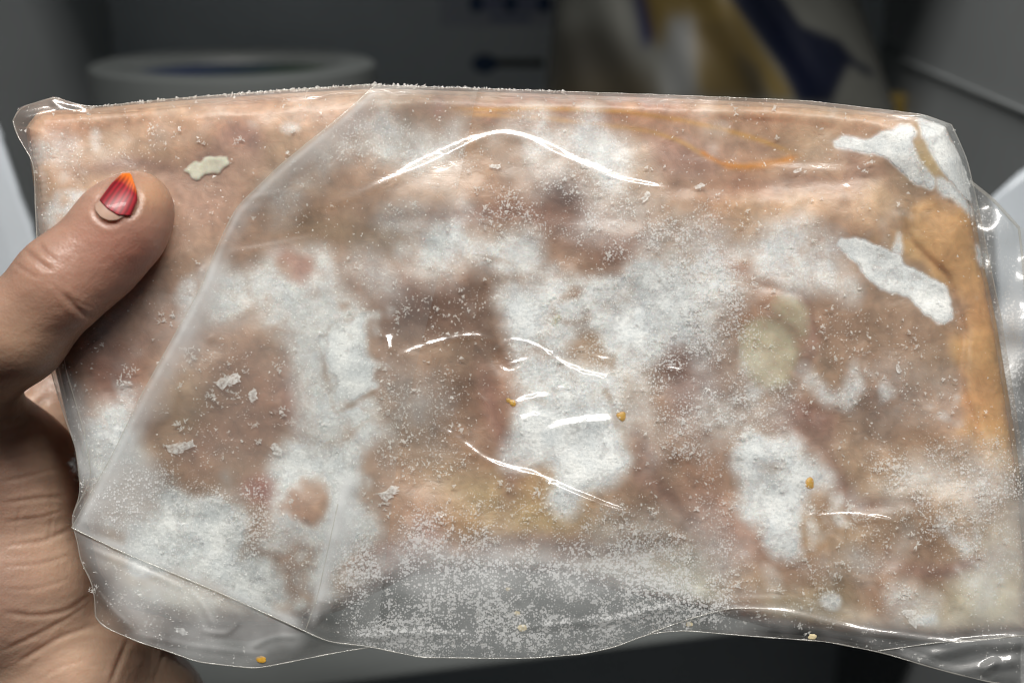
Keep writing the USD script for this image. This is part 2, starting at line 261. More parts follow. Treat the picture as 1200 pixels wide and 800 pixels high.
# frost
F = np.zeros((CH, CW), np.float32)
for pts, v, f in [
    ([(120, 150), (200, 132), (300, 120), (438, 107), (428, 126), (330, 142), (250, 152), (180, 152)], .34, 6),
    ((277, 158, 17, 10), .5, 4), ((341, 150, 12, 8), .52, 3), ((62, 172, 30, 16), .5, 5), ((112, 165, 7, 14), .4, 3), ((150, 150, 20, 9), .35, 4),
    ((70, 214, 11, 15), .6, 4), ([(44, 272), (52, 248), (98, 243), (90, 262), (60, 280)], .72, 4), ((60, 235, 9, 20), .4, 5),
    ([(262, 262), (300, 235), (345, 205), (400, 150), (440, 120), (500, 128), (536, 150), (520, 172), (470, 188), (425, 208), (380, 215), (330, 248)], .5, 9),
    ([(385, 192), (402, 150), (440, 124), (500, 130), (533, 148), (520, 168), (470, 184), (430, 204)], .62, 7),
    ((410, 185, 22, 14), .7, 5), ((480, 150, 36, 14), .66, 6),
    ([(545, 145), (600, 138), (680, 142), (735, 168), (750, 212), (725, 245), (692, 205), (640, 182), (580, 165)], .74, 9),
    ([(640, 150), (690, 160), (740, 200), (730, 230), (680, 190)], .6, 7), ((735, 168, 26, 22), .48, 6),
    ([(440, 288), (450, 250), (490, 238), (520, 246), (512, 280), (480, 296)], .5, 7), ([(330, 262), (400, 245), (380, 262)], .4, 6),
    ([(800, 138), (870, 140), (896, 158), (850, 160), (800, 152)], .5, 5), ([(850, 117), (980, 126), (980, 136), (850, 128)], .32, 4),
    ([(540, 108), (800, 117), (800, 124), (560, 116)], .3, 3),
    # solid white at the right
    ([(976, 167), (987, 161), (1013, 167), (1033, 157), (1063, 146), (1075, 153), (1068, 167), (1083, 187), (1096, 207), (1094, 221), (1077, 214), (1053, 194), (1027, 183), (1000, 182), (980, 177)], 1.0, 2),
    ([(1066, 136), (1106, 146), (1121, 170), (1136, 213), (1141, 246), (1128, 228), (1108, 203), (1093, 180), (1078, 152)], .95, 2),
    ([(1094, 204), (1115, 212), (1130, 228), (1142, 250), (1144, 264), (1132, 250), (1116, 232), (1098, 222)], .72, 3),
    ([(983, 280), (1017, 279), (1040, 290), (1057, 297), (1063, 314), (1086, 322), (1107, 330), (1115, 357), (1117, 376), (1103, 382), (1090, 370), (1067, 350), (1033, 337), (1007, 312), (980, 289)], 1.0, 2),
    ([(1053, 270), (1060, 285), (1058, 300), (1045, 296)], .8, 3),
    ([(1142, 278), (1148, 285), (1154, 310), (1148, 312)], .9, 2), ([(1140, 340), (1150, 352), (1146, 362)], .4, 3),
    ([(1030, 260), (1055, 250), (1078, 214), (1084, 222), (1066, 262), (1050, 278)], .25, 4),
    ([(848, 262), (880, 254), (950, 272), (988, 288), (1014, 318), (1003, 342), (960, 332), (920, 347), (880, 332), (852, 305)], .68, 9),
    ((900, 295, 34, 20), .78, 8), ((985, 325, 28, 16), .52, 8),
    # left lumps
    ([(210, 358), (207, 330), (222, 302), (240, 297), (243, 320), (228, 345), (216, 368)], .78, 5),
    ([(80, 535), (78, 480), (100, 465), (150, 470), (160, 490), (135, 540), (100, 545)], .74, 8), ((156, 402, 24, 12), .42, 6), ((146, 444, 15, 18), .5, 4),
    ([(235, 332), (265, 305), (300, 296), (345, 300), (378, 322), (402, 350), (408, 500), (372, 545), (352, 520), (345, 470), (334, 412), (300, 396), (270, 386), (250, 402), (240, 372)], .72, 9),
    ([(258, 312), (320, 312), (372, 345), (385, 380), (340, 400), (300, 375), (262, 372)], .8, 9),
    ([(384, 380), (400, 363), (428, 372), (447, 398), (444, 440), (421, 472), (394, 484), (382, 432)], .98, 4),
    ([(386, 490), (420, 462), (446, 470), (448, 520), (430, 560), (400, 560), (380, 540)], .84, 7), ([(350, 480), (380, 440), (390, 520), (362, 540)], .7, 7),
    ([(330, 545), (346, 520), (400, 505), (414, 560), (402, 620), (386, 640), (388, 600), (384, 562), (360, 548), (338, 560), (330, 610), (322, 612)], .74, 6),
    ([(150, 612), (198, 576), (235, 566), (268, 570), (274, 600), (300, 625), (330, 640), (344, 690), (355, 735), (300, 716), (250, 692), (200, 668), (142, 646), (122, 627)], .93, 5),
    ([(130, 590), (180, 560), (260, 560), (320, 640), (345, 720), (300, 716), (140, 645)], .5, 9), ((215, 650, 50, 14), .9, 5),
    ((115, 585, 24, 34), .42, 7), ([(200, 655), (330, 710), (300, 720), (220, 690)], .5, 6), ((180, 650, 60, 22), .45, 8),
    ([(78, 455), (165, 448), (155, 540), (98, 595), (76, 520)], .84, 9), ([(315, 630), (320, 545), (345, 512), (410, 490), (446, 510), (436, 580), (408, 645), (388, 720), (350, 722), (352, 650)], .78, 7),
    ([(110, 650), (230, 690), (300, 725), (280, 770), (170, 745), (115, 715)], .5, 10), ([(150, 330), (210, 320), (200, 400), (140, 440)], .34, 12), ([(440, 270), (560, 255), (640, 265), (600, 330), (470, 320)], .45, 14), ([(560, 150), (760, 160), (800, 260), (700, 300), (640, 240)], .36, 16),
    ([(1000, 400), (1120, 420), (1120, 520), (1000, 500)], .26, 16), ([(1120, 500), (1200, 540), (1205, 740), (1080, 745), (1120, 640)], .44, 16),
    # centre
    ([(585, 395), (720, 415), (728, 480), (608, 492)], .80, 9), ([(740, 300), (860, 280), (860, 400), (790, 440), (740, 400)], .70, 12), ([(690, 470), (790, 460), (800, 520), (720, 540)], .55, 12),
    ([(490, 292), (520, 275), (570, 272), (640, 275), (657, 290), (640, 322), (600, 328), (560, 322), (515, 312)], .82, 8),
    ([(566, 350), (590, 324), (650, 318), (720, 330), (800, 298), (832, 310), (852, 350), (800, 420), (772, 452), (722, 452), (700, 430), (640, 425), (572, 408)], .78, 9),
    ([(570, 345), (640, 335), (680, 345), (650, 400), (600, 420), (572, 400)], .86, 6), ([(700, 330), (790, 310), (800, 370), (750, 390), (700, 370)], .84, 9),
    ([(717, 398), (750, 395), (756, 430), (745, 450), (718, 440)], .86, 6),
    ([(600, 482), (640, 452), (680, 450), (720, 470), (728, 500), (722, 560), (696, 602), (650, 580), (632, 540), (612, 522)], .9, 7),
    ([(660, 470), (760, 450), (800, 480), (770, 520), (730, 510)], .6, 10), ([(700, 590), (760, 600), (800, 640), (740, 620)], .4, 9),
    ([(468, 430), (530, 430), (535, 500), (480, 505)], .34, 10), ((470, 470, 40, 50), .3, 12), ((430, 330, 40, 40), .5, 14),
    ([(750, 270), (850, 260), (880, 300), (860, 420), (790, 470), (740, 330)], .5, 14), ([(780, 440), (900, 420), (930, 520), (860, 560), (770, 520)], .42, 16),
    ([(860, 345), (880, 335), (890, 430), (935, 460), (900, 475), (868, 440)], .6, 5),
    # right lower
    ([(940, 425), (965, 430), (982, 452), (1022, 445), (1016, 470), (990, 500), (968, 490), (950, 470), (936, 460)], .74, 5),
    ((1053, 461, 15, 14), .7, 4), ((1106, 472, 9, 16), .6, 4), ((1010, 480, 40, 30), .3, 10),
    ([(866, 525), (900, 514), (950, 530), (967, 548), (956, 575), (946, 600), (946, 640), (955, 682), (930, 662), (905, 632), (885, 600), (868, 562)], .95, 6),
    ([(945, 565), (964, 580), (976, 612), (986, 642), (976, 652), (964, 622), (948, 592)], .62, 4),
    ([(955, 640), (1000, 645), (1060, 640), (1080, 660), (1000, 690), (950, 680)], .42, 8),
    ([(1103, 602), (1122, 594), (1126, 630), (1138, 655), (1130, 672), (1108, 664), (1104, 640)], .7, 4),
    ([(1010, 560), (1080, 540), (1180, 535), (1195, 600), (1180, 660), (1150, 620), (1080, 585), (1040, 590)], .46, 12),
    ((1000, 598, 22, 18), .46, 5), ((1068, 700, 26, 30), .5, 8), ((1070, 725, 16, 16), .74, 4), ((972, 704, 14, 11), .72, 3), ((908, 690, 16, 12), .5, 5), ((865, 680, 14, 12), .5, 4),
    ([(1080, 680), (1200, 650), (1205, 745), (1090, 750)], .34, 14), ((990, 675, 34, 22), .46, 8),
    # grainy veil in the lower middle
    ([(400, 640), (440, 600), (500, 600), (520, 680), (440, 720), (390, 715)], .5, 12), ((440, 570, 12, 22), .5, 4),
    ([(690, 620), (860, 580), (900, 690), (720, 690)], .42, 16), ([(500, 655), (720, 640), (720, 680), (500, 680)], .26, 10)]:
    put(F, pts, v * (.93 if f > 4 else 1), f * (1.25 if f > 4 else 1), .28 if f < 4 else 2.6)
for pts, f in [((690, 408, 22, 18), 6), ((668, 345, 12, 9), 4), ((357, 583, 24, 29), 4), ((340, 318, 24, 14), 5), ((870, 300, 9, 12), 4), ((392, 352, 5, 6), 3), ((800, 430, 22, 30), 9), ((660, 240, 20, 22), 8),
               ([(760, 430), (800, 400), (810, 470), (770, 500)], 8), ((745, 530, 10, 22), 6), ((318, 390, 10, 5), 3), ((700, 310, 24, 16), 7)]:
    put(F, pts, 0.05, f, 1.0, 'mix')
F *= np.clip(1 + 0.10 * smooth_noise(12, 31) + 0.08 * smooth_noise(4, 32), 0.5, 1.5)
for pts in ([(385, 380), (380, 430), (392, 486), (412, 474)], [(392, 486), (420, 470), (446, 452)], [(705, 450), (716, 470), (724, 505)], [(640, 350), (660, 380), (700, 372)], [(560, 300), (610, 310)], [(730, 398), (716, 425), (718, 445)]):
    stroke(F, pts, -0.22, 4.0, how='add')
F = np.clip(F, 0, 1); F = np.clip(F - .10 * (1 - F), 0, 1)
put(F, [(440, 650), (560, 640), (740, 650), (850, 690), (760, 720), (480, 700)], .48, 12, 2.4, 'max'); put(F, [(130, 660), (240, 690), (350, 735), (340, 745), (180, 735)], .4, 9, 2.0, 'max')
LOW = np.clip((np.mgrid[0:CH, 0:CW][0] + PY0 - 640) / 60.0, 0, 1)

# density of loose crystals, and of fine grain on the inside of the film
SP = np.full((CH, CW), 0.10, np.float32)
GR = np.full((CH, CW), 0.015, np.float32)
for pts, s, g, f in [
    ([(560, 190), (700, 200), (760, 230), (760, 330), (660, 320), (580, 260)], .8, .45, 16), ([(440, 330), (570, 330), (560, 400), (450, 400)], .35, .1, 12),
    ([(640, 260), (860, 250), (940, 520), (780, 560), (740, 380)], .75, .55, 24), ([(560, 330), (780, 330), (780, 480), (600, 470)], .6, .35, 24),
    ([(390, 620), (520, 590), (540, 700), (400, 740)], 1.0, .8, 14), ([(500, 620), (740, 600), (880, 600), (870, 720), (700, 770), (480, 770), (420, 750), (440, 690)], .95, .66, 18),
    ([(440, 690), (860, 680), (840, 740), (700, 768), (490, 770), (410, 755)], 1.4, 1.0, 8), ([(430, 650), (560, 635), (740, 640), (860, 680), (740, 710), (560, 700), (440, 705)], 1.3, .95, 12), ([(540, 560), (720, 560), (720, 660), (540, 660)], .75, .2, 14),
    ([(930, 340), (1100, 380), (1110, 500), (960, 480)], .42, .08, 16), ([(1000, 520), (1190, 520), (1195, 680), (1090, 660), (1040, 590)], .7, .5, 16),
    ([(870, 480), (1010, 540), (1080, 740), (900, 740), (780, 640)], .5, .25, 18), ([(100, 540), (330, 540), (350, 730), (130, 640)], .6, .45, 16),
    ([(210, 410), (340, 400), (340, 540), (200, 540)], .3, .08, 14), ([(40, 150), (200, 140), (200, 200), (60, 220)], .3, .2, 14),
    ([(440, 430), (540, 430), (560, 560), (450, 560)], .5, .25, 14), ([(380, 130), (560, 130), (540, 200), (380, 210)], .4, .4, 14),
    ([(120, 650), (330, 720), (300, 740), (150, 720)], .5, .3, 8)]:
    put(SP, pts, s, f, 1.5); put(GR, pts, g, f, 2.0)
clump = smooth_noise(9, 41) + 0.7 * smooth_noise(3.5, 42)
SP *= np.clip(0.75 + 0.6 * clump, 0.05, 3); GR *= np.clip(1 + 0.28 * clump, 0.1, 1.5)
GR = np.clip(GR, 0, 1)

# haze of the film itself (scuffed, frosted plastic)
HZ = np.full((CH, CW), 0.03, np.float32)
for pts, v, f in [
    ([(170, 450), (215, 330), (245, 290), (280, 330), (200, 470), (150, 560), (95, 610)], .16, 8), ([(85, 618), (130, 545), (170, 520), (190, 580), (150, 640)], .34, 10),
    ([(372, 700), (384, 640), (404, 560), (420, 560), (404, 640), (380, 720)], .3, 5), ([(405, 690), (560, 655), (700, 655), (830, 680), (830, 730), (700, 770), (490, 772), (400, 760)], .20, 16), ([(440, 655), (560, 640), (720, 645), (840, 690), (720, 705), (560, 700), (460, 705)], .46, 20),
    ([(820, 690), (1200, 730), (1220, 800), (1100, 790), (960, 750), (830, 740)], .22, 6), ([(85, 620), (200, 670), (355, 738), (300, 785), (165, 755)], .46, 8),
    ([(470, 460), (540, 450), (520, 540), (480, 540)], .12, 10), ([(1150, 640), (1230, 560), (1230, 800), (1120, 780)], .26, 8), ([(60, 430), (80, 420), (110, 560), (90, 590)], .24, 5)]:
    put(HZ, pts, v, f, 1.0)
for off, v, w in ((4, .26, 4), (11, .14, 8)): stroke(HZ, [(x + off, y + off * .5) for x, y in [(440, 102), (400, 137), (330, 193), (276, 245), (254, 291), (238, 333), (212, 380), (166, 463), (132, 533), (88, 616)]], v, w, 'add', .02)
stroke(HZ, [(84, 616), (140, 641), (200, 664), (260, 690), (352, 732)], .2, 5, 'add', .02)
stroke(HZ, [(364, 735), (374, 700), (386, 645), (398, 590), (412, 555)], .3, 6, 'add', .1)
HZ *= np.clip(1 + 0.14 * smooth_noise(14, 51) + 0.06 * smooth_noise(4, 52), 0.3, 1.8)

# relief
EDGE = 0.013
ROLL = np.interp(np.arange(CH) + PY0, [140, 240, 560, 640], [22, 50, 50, 26])[:, None]
dn = np.clip(inside / ROLL, 0, 1)
YM = EDGE * (1 - np.clip(1 - (1 - dn) ** 3, 0, 1) ** (1 / 3))
YM += dn ** 0.5 * (0.0011 * smooth_noise(55, 8) + 0.0006 * smooth_noise(22, 9) + 0.00010 * smooth_noise(7, 10))
YM += np.where(mask < 0.5, np.minimum(outside * 0.00006, 0.004), 0)
for pts, a, w in [([(540, 640), (700, 655), (800, 640)], 0.0012, 14), ([(1070, 230), (1062, 280), (1110, 325), (1130, 390), (1124, 450), (1160, 545)], 0.0009, 6), ([(760, 220), (900, 222), (1050, 205)], 0.0007, 11), ([(330, 400), (345, 470), (350, 530)], 0.0008, 10), ([(570, 330), (566, 400), (600, 440)], 0.0009, 9), ([(870, 330), (940, 345), (960, 410), (925, 470)], 0.0006, 7), ([(560, 400), (575, 480), (602, 540), (592, 610)], .0005, 9), ([(740, 490), (760, 560), (820, 625)], .0005, 9), ([(905, 480), (960, 522), (1000, 595), (1090, 588)], .0005, 8), ([(430, 262), (600, 248), (760, 262)], .0004, 10)]:
    stroke(YM, pts, a, w, how='add')
# the film spans the flesh like a taut skin and goes on past its edge to the edge of the bag
film_poly = [(15, 142), (22, 125), (65, 112), (105, 126), (200, 116), (440, 99), (800, 112), (945, 118), (1082, 134), (1115, 146), (1133, 185), (1155, 285), (1194, 500), (1215, 660), (1226, 806), (1160, 799), (1033, 764), (967, 751), (800, 738), (720, 758), (617, 771), (493, 770), (428, 756), (300, 783), (165, 753), (112, 722), (84, 618), (92, 580), (58, 430), (41, 230), (20, 160)]
fm_ = np.zeros((CH, CW), np.float32); sl_, k_ = blob(film_poly, 0.01, 0.0); fm_[sl_] = k_
fin = np.clip(ndi.distance_transform_edt(fm_ > .5) / 24.0, 0, 1)
ok_ = ((mask > .5) & (dn > .93)).astype(np.float32)
low_ = ndi.minimum_filter(np.where(ok_ > 0, YM, 9.0), 19); ok_ = ndi.binary_dilation(ok_ > 0, iterations=8).astype(np.float32); low_ = np.where(ok_ > 0, np.minimum(low_, 1), 0)
sm1, w1_ = ndi.gaussian_filter(low_ * ok_, 18), ndi.gaussian_filter(ok_, 18)
sm2, w2_ = ndi.gaussian_filter(low_ * ok_, 45), ndi.gaussian_filter(ok_, 45)
a_ = np.clip(w1_ * 1.2 - .1, 0, 1)
YF = a_ * sm1 / np.maximum(w1_, 1e-4) + (1 - a_) * sm2 / np.maximum(w2_, 1e-4) - 0.0006 + .0006 * (1 - fin) ** 2 + .0008 * np.clip((outside - 6) / 60, 0, 1)
YF = np.minimum(ndi.gaussian_filter(YF, 5), np.where(mask > .5, ndi.gaussian_filter(YM, 2) - .0001, 9.0)); YF = ndi.gaussian_filter(YF, 3)
RID = np.zeros((CH, CW), np.float32)
yy_, xx_ = np.mgrid[0:CH, 0:CW]
pp_ = W(xx_ + PX0, yy_ + PY0, 0.0)
lamp_ = np.array([LAMP[0], LAMP[1] * CA - LAMP[2] * SA, LAMP[1] * SA + LAMP[2] * CA])
Lh = lamp_ - pp_; Lh /= np.linalg.norm(Lh, axis=-1, keepdims=True); Vh = np.array([0, -D, 0]) - pp_; Vh /= np.linalg.norm(Vh, axis=-1, keepdims=True)
Hh = Lh + Vh; NEED = (Hh[..., 2] / -Hh[..., 1])          # slope at which the film mirrors the lamp
NX = (Hh[..., 0] / -Hh[..., 1])
del pp_, Lh, Vh, Hh
def ridge(pts, gain, w, skew=3.0, taper=0.12):
    """a crease of the film: a flat upper flank w plan units wide that slopes by gain times the mirror slope, and a softer lower flank"""
    sl, d, t, side = line_dist(pts, int(w * max(1, skew) * 1.3 + 10))
    up = side * np.sign(pts[-1][0] - pts[0][0] + 1e-6) < 0
    if gain > 1.2:                    # a rounded ridge: it mirrors the lamp as one thin line wherever it runs
        prof = np.exp(-(d / w) ** 2) * 1.17
    else: prof = np.where(up, np.clip(1 - d / w, 0, 1), 0.5 + 0.5 * np.cos(np.pi * np.clip(d / (w * skew), 0, 1)))
    gain = gain * (1 + .22 * np.sin(t * 37 + pts[0][0]) * np.sin(t * 17 + pts[0][1])) if gain > 1.2 else gain
    amp = gain * NEED[sl] * w * S * np.clip(np.minimum(t, 1 - t) / taper, 0, 1) ** 0.7
    RID[sl] += ndi.gaussian_filter(amp * prof, 0.9)
RIDGES = [
    ([(340, 254), (420, 229), (470, 206), (520, 183), (560, 164), (590, 157), (620, 164), (660, 185), (705, 203), (780, 226)], 1.22, 6, 3.0, .35),
    ([(700, 205), (740, 214), (790, 222)], 1.0, 4, 2, .3),
    ([(462, 420), (500, 405), (530, 397), (560, 393), (582, 401)], 1.25, 4, 3, .2), ([(582, 412), (590, 401), (604, 397), (630, 406), (658, 426), (684, 440), (706, 440), (715, 452), (724, 486)], 1.3, 3.2, 3, .1),
    ([(582, 404), (579, 422), (586, 435), (600, 438), (614, 430), (619, 420)], 1.5, 2.8, 2.0, .1), ([(592, 430), (608, 424), (620, 420)], 1.4, 2.5, 2, .2),
    ([(506, 500), (535, 513), (562, 536), (585, 547), (625, 556), (662, 573), (705, 592), (745, 604), (800, 640)], 1.24, 4.5, 3, .15), ([(600, 553), (660, 574), (735, 600)], .9, 4, 3.2, .3),
    ([(450, 408), (464, 406)], 1.0, 16, 1, .3), ([(598, 476), (620, 466), (650, 464)], 1.0, 6, 1.5, .25), ([(622, 514), (650, 500), (690, 494), (730, 492)], 1.0, 9, 1.6, .25),
    ([(596, 506), (618, 488), (640, 484)], 1.0, 7, 1.5, .25), 
    ([(250, 300), (330, 286), (400, 270)], .7, 6, 2, .3), ([(270, 236), (330, 225), (400, 212)], .85, 4, 2, .3),
    ([(830, 712), (920, 716), (1010, 738), (1110, 752), (1215, 742)], .9, 5, 2, .1), ([(850, 700), (930, 700), (1010, 722)], .7, 4, 2, .2), ([(1080, 770), (1140, 755), (1215, 752)], 1.0, 9, 1.5, .1), ([(1050, 765), (1120, 788), (1200, 770)], 1.0, 9, 1.5, .1),
    ([(1150, 790), (1170, 770)], 1.0, 9, 1, .2), ([(940, 605), (1000, 602), (1050, 610)], .8, 4, 2, .2), ([(1020, 604), (1052, 611)], 1.0, 3, 1.5, .3),
    ([(760, 185), (880, 195), (1000, 200)], .5, 7, 2, .3), ([(405, 748), (480, 740), (560, 745)], .8, 5, 2, .2), ([(600, 735), (720, 725), (820, 700)], .8, 5, 2, .2)]
g = np.random.default_rng(33)
for k in range(110):
    x, y = g.uniform(150, 1170), g.uniform(170, 760)
    if k < 45: x, y = g.normal(640, 70), g.normal(490, 45)
    a, L = g.normal(.1, .45), g.uniform(8, 34)
    ridge([(x, y), (x + L * .5 * math.cos(a), y + L * .5 * math.sin(a) + g.normal(0, 2)), (x + L * math.cos(a), y + L * math.sin(a))], g.uniform(.55, 1.0), g.uniform(1.4, 3.2), 2.5, .35)
for r in RIDGES: ridge(*r)
RIDB = RID.copy(); RID[:] = 0
for r in [([(42, 285), (50, 235), (44, 196)], .9, 6, 1.5, .1), ([(60, 300), (66, 250), (62, 200)], .7, 6, 1.5, .1), ([(60, 430), (78, 480), (96, 560)], .9, 7, 1.5, .1), ([(72, 430), (92, 500), (112, 560)], .7, 6, 1.5, .1),
          ([(112, 690), (132, 715), (158, 738)], .8, 4, 2, .15), ([(222, 690), (242, 712), (250, 735)], .7, 4, 2, .15), ([(235, 738), (268, 744), (282, 722)], .7, 4, 1.5, .15), ([(290, 760), (320, 744), (352, 745)], .7, 4, 2, .15),
          ([(100, 640), (150, 660), (220, 690)], .8, 4, 2, .15), ([(150, 740), (230, 757), (320, 767)], .5, 4, 2, .15), ([(20, 140), (60, 130), (100, 130)], 1.0, 6, 2, .1), ([(60, 120), (85, 129), (104, 133)], 1.0, 4, 2, .1),
          ([(162, 362), (176, 338), (190, 322)], 1.0, 3, 2, .2), ([(210, 355), (228, 335), (240, 310)], 1.0, 7, 1.5, .15), ([(330, 122), (380, 115)], .7, 3, 2, .3)]:
    ridge(*r)
RIDA = RID.copy()
FINE = 0.000022 * smooth_noise(9, 61, 2.0, 0.6) + 0.000008 * smooth_noise(4, 62)
BACK = 0.030
YB = YF - RIDB - FINE - 0.0006
YA = YF - RIDA - FINE

# ------------------------------------------------------------------ materials
def attr(name): return ('attribute', {'attribute': name})
def speckle(value_from, thr0, span, out, soft=0.035, scale=1900.0, detail=1.5):
    """nodes: 1 where a fine noise passes a threshold that falls as the attribute rises"""
    n = {out + '_n': ('noise_texture', {'scale': scale, 'detail': detail, 'roughness': 0.6}),
         out + '_t': ('math', {'math_type': 'multiply_add', 'value2': -span, 'value3': thr0}),
         out + '_d': ('math', {'math_type': 'subtract'}),
         out: ('map_range', {'range_type': 'smoothstep', 'from_min': -soft, 'from_max': soft, 'to_min': 0.0, 'to_max': 1.0, 'clamp': True})}
    l = [('geo.position', out + '_n.vector'), (value_from, out + '_t.value1'), (out + '_n.fac', out + '_d.value1'), (out + '_t.value', out + '_d.value2'), (out + '_d.value', out + '.value')]
    return n, l

n1, l1 = speckle('fr.fac', 0.82, 0.62, 'gr', 0.20, 1700.0, 6.0)
MEAT = M('flesh', {'geo': ('geometry', {}), 'col': attr('albedo'), 'fr': attr('frost'), **n1,
    'fib': ('noise_texture', {'scale': 260.0, 'detail': 4.0, 'roughness': 0.65, 'distortion': 0.6}),
    'fibr': ('map_range', {'from_min': 0.3, 'from_max': 0.7, 'to_min': 0.84, 'to_max': 1.16, 'clamp': True}),
    'c1': ('vector_math', {'vector_math_type': 'scale'}) if False else ('mix', {'mix_type': 'multiply', 'fac': 1.0}),
    'fmul': ('math', {'math_type': 'multiply', 'value2': 0.30}), 'fsum': ('math', {'math_type': 'multiply_add', 'value2': 1.05, 'use_clamp': True}),
    'fpow': ('math', {'math_type': 'multiply', 'value2': 1.0}),
    'c2': ('mix', {'mix_type': 'mix'}), 'fn': ('noise_texture', {'scale': 240.0, 'detail': 6.0, 'roughness': 0.7}), 'fnr': ('rgb_ramp', {'ramp': [(0.34, (0.58, 0.60, 0.62)), (0.62, (0.82, 0.83, 0.82))]}),
    'bmp': ('bump', {'strength': 0.35, 'distance': 0.0006}),
    'p': ('principled_bsdf', {'roughness': 0.42, 'specular_ior_level': 0.4, 'subsurface_weight': 0.4, 'subsurface_radius': (1.0, 0.5, 0.35), 'subsurface_scale': 0.0018})},
    l1 + [('geo.position', 'fib.vector'), ('fib.fac', 'fibr.value'), ('col.color', 'c1.color1'), ('fibr.result', 'c1.color2'),
     ('gr.result', 'fmul.value1'), ('fr.fac', 'fsum.value1'), ('fmul.value', 'fpow.value1'), ('fpow.value', 'fsum.value3'), ('fsum.value', 'c2.fac'), ('geo.position', 'fn.vector'), ('fn.fac', 'fnr.fac'), ('fnr.color', 'c2.color2'), ('c1.color', 'c2.color1'), ('c2.color', 'p.base_color'), ('fib.fac', 'bmp.height'), ('bmp.normal', 'p.normal')])
n2, l2 = speckle('fr.fac', 0.90, 0.80, 'gr', 0.34, 1100.0, 6.0)
FROST = M('frost', {'geo': ('geometry', {}), 'fr': attr('frost'), **n2,
    'n': ('noise_texture', {'scale': 1500.0, 'detail': 4.0, 'roughness': 0.7}), 'n2': ('noise_texture', {'scale': 190.0, 'detail': 3.0}),
    'ramp': ('rgb_ramp', {'ramp': [(0.30, (0.62, 0.645, 0.65)), (0.5, (0.76, 0.78, 0.78)), (0.68, (0.88, 0.89, 0.88))]}),
    'ramp2': ('rgb_ramp', {'ramp': [(0.34, (0.80, 0.825, 0.85)), (0.62, (1.0, 1.0, 1.0))]}), 'mul': ('mix', {'mix_type': 'multiply', 'fac': 1.0}),
    'bmp': ('bump', {'strength': 0.35, 'distance': 0.0005}), 't': ('transparent_bsdf', {}),
    'p': ('principled_bsdf', {'roughness': 0.55, 'subsurface_weight': 0.3, 'subsurface_radius': (1, 1, 1), 'subsurface_scale': 0.0009}), 'm': ('mix_closure', {})},
    l2 + [('geo.position', 'n.vector'), ('geo.position', 'n2.vector'), ('n.fac', 'ramp.fac'), ('n2.fac', 'ramp2.fac'), ('ramp.color', 'mul.color1'), ('ramp2.color', 'mul.color2'), ('mul.color', 'p.base_color'), ('n.fac', 'bmp.height'), ('bmp.normal', 'p.normal'),
     ('gr.result', 'm.fac'), ('t.BSDF', 'm.closure1'), ('p.BSDF', 'm.closure2')], 'm.closure')
def film(name, rough=0.15, tint=(0.97, 0.975, 0.97), milky=(0.72, 0.74, 0.75)):
    n3 = {'vo': ('voronoi_texture', {'scale': 1900.0}), 'vs': ('separate_color', {}), 'vm': ('math', {'math_type': 'multiply'}), 'vd': ('math', {'math_type': 'subtract'}), 'gr': ('map_range', {'range_type': 'smoothstep', 'from_min': -.10, 'from_max': .12, 'to_min': 0.0, 'to_max': 1.0, 'clamp': True})}
    l3 = [('geo.position', 'vo.vector'), ('vo.color', 'vs.color'), ('vs.r', 'vm.value1'), ('gra.fac', 'vm.value2'), ('vm.value', 'vd.value1'), ('vo.distance', 'vd.value2'), ('vd.value', 'gr.value')]
    return M(name, {'geo': ('geometry', {}), 'hz': attr('haze'), 'gra': attr('grain'), **n3,
        'vadd': ('math', {'math_type': 'add'}), 'w': ('noise_texture', {'scale': 420.0, 'detail': 4.0, 'roughness': 0.6, 'distortion': 0.8}), 'map': ('mapping', {'scale': (0.55, 1.0, 1.5), 'rotation': (0, 0.35, 0)}),
        'bmp': ('bump', {'strength': 0.17, 'distance': 0.0004}), 'fre': ('layer_weight', {'blend': 0.5}), 'fp': ('math', {'math_type': 'power', 'value2': 5.0}), 'fm': ('math', {'math_type': 'multiply_add', 'value2': 0.85, 'value3': 0.075, 'use_clamp': True}),
        't': ('transparent_bsdf', {'color': tint}), 'g1': ('glossy_bsdf', {'color': (1, 1, 1), 'roughness': rough}), 'g2': ('glossy_bsdf', {'color': (1, 1, 1), 'roughness': .40}), 'g': ('mix_closure', {'fac': .32}), 'pane': ('mix_closure', {}),
        'd': ('diffuse_bsdf', {'color': milky}), 'tr': ('translucent_bsdf', {'color': milky}), 'dt': ('mix_closure', {'fac': 0.35}),
        'gm': ('math', {'math_type': 'multiply_add', 'value2': 0.52, 'use_clamp': True}), 'all': ('mix_closure', {})},
        l3 + [('geo.position', 'map.vector'), ('map.vector', 'w.vector'), ('w.fac', 'bmp.height'), ('bmp.normal', 'g1.normal'), ('bmp.normal', 'g2.normal'), ('g1.BSDF', 'g.closure1'), ('g2.BSDF', 'g.closure2'), ('fre.facing', 'fp.value1'), ('fp.value', 'fm.value1'), ('fm.value', 'pane.fac'), ('t.BSDF', 'pane.closure1'), ('g.closure', 'pane.closure2'),
         ('d.BSDF', 'dt.closure1'), ('tr.BSDF', 'dt.closure2'), ('gr.result', 'gm.value1'), ('hz.fac', 'gm.value3'), ('gm.value', 'all.fac'), ('pane.closure', 'all.closure1'), ('dt.closure', 'all.closure2')], 'all.closure')
FILM = film('plastic_film')
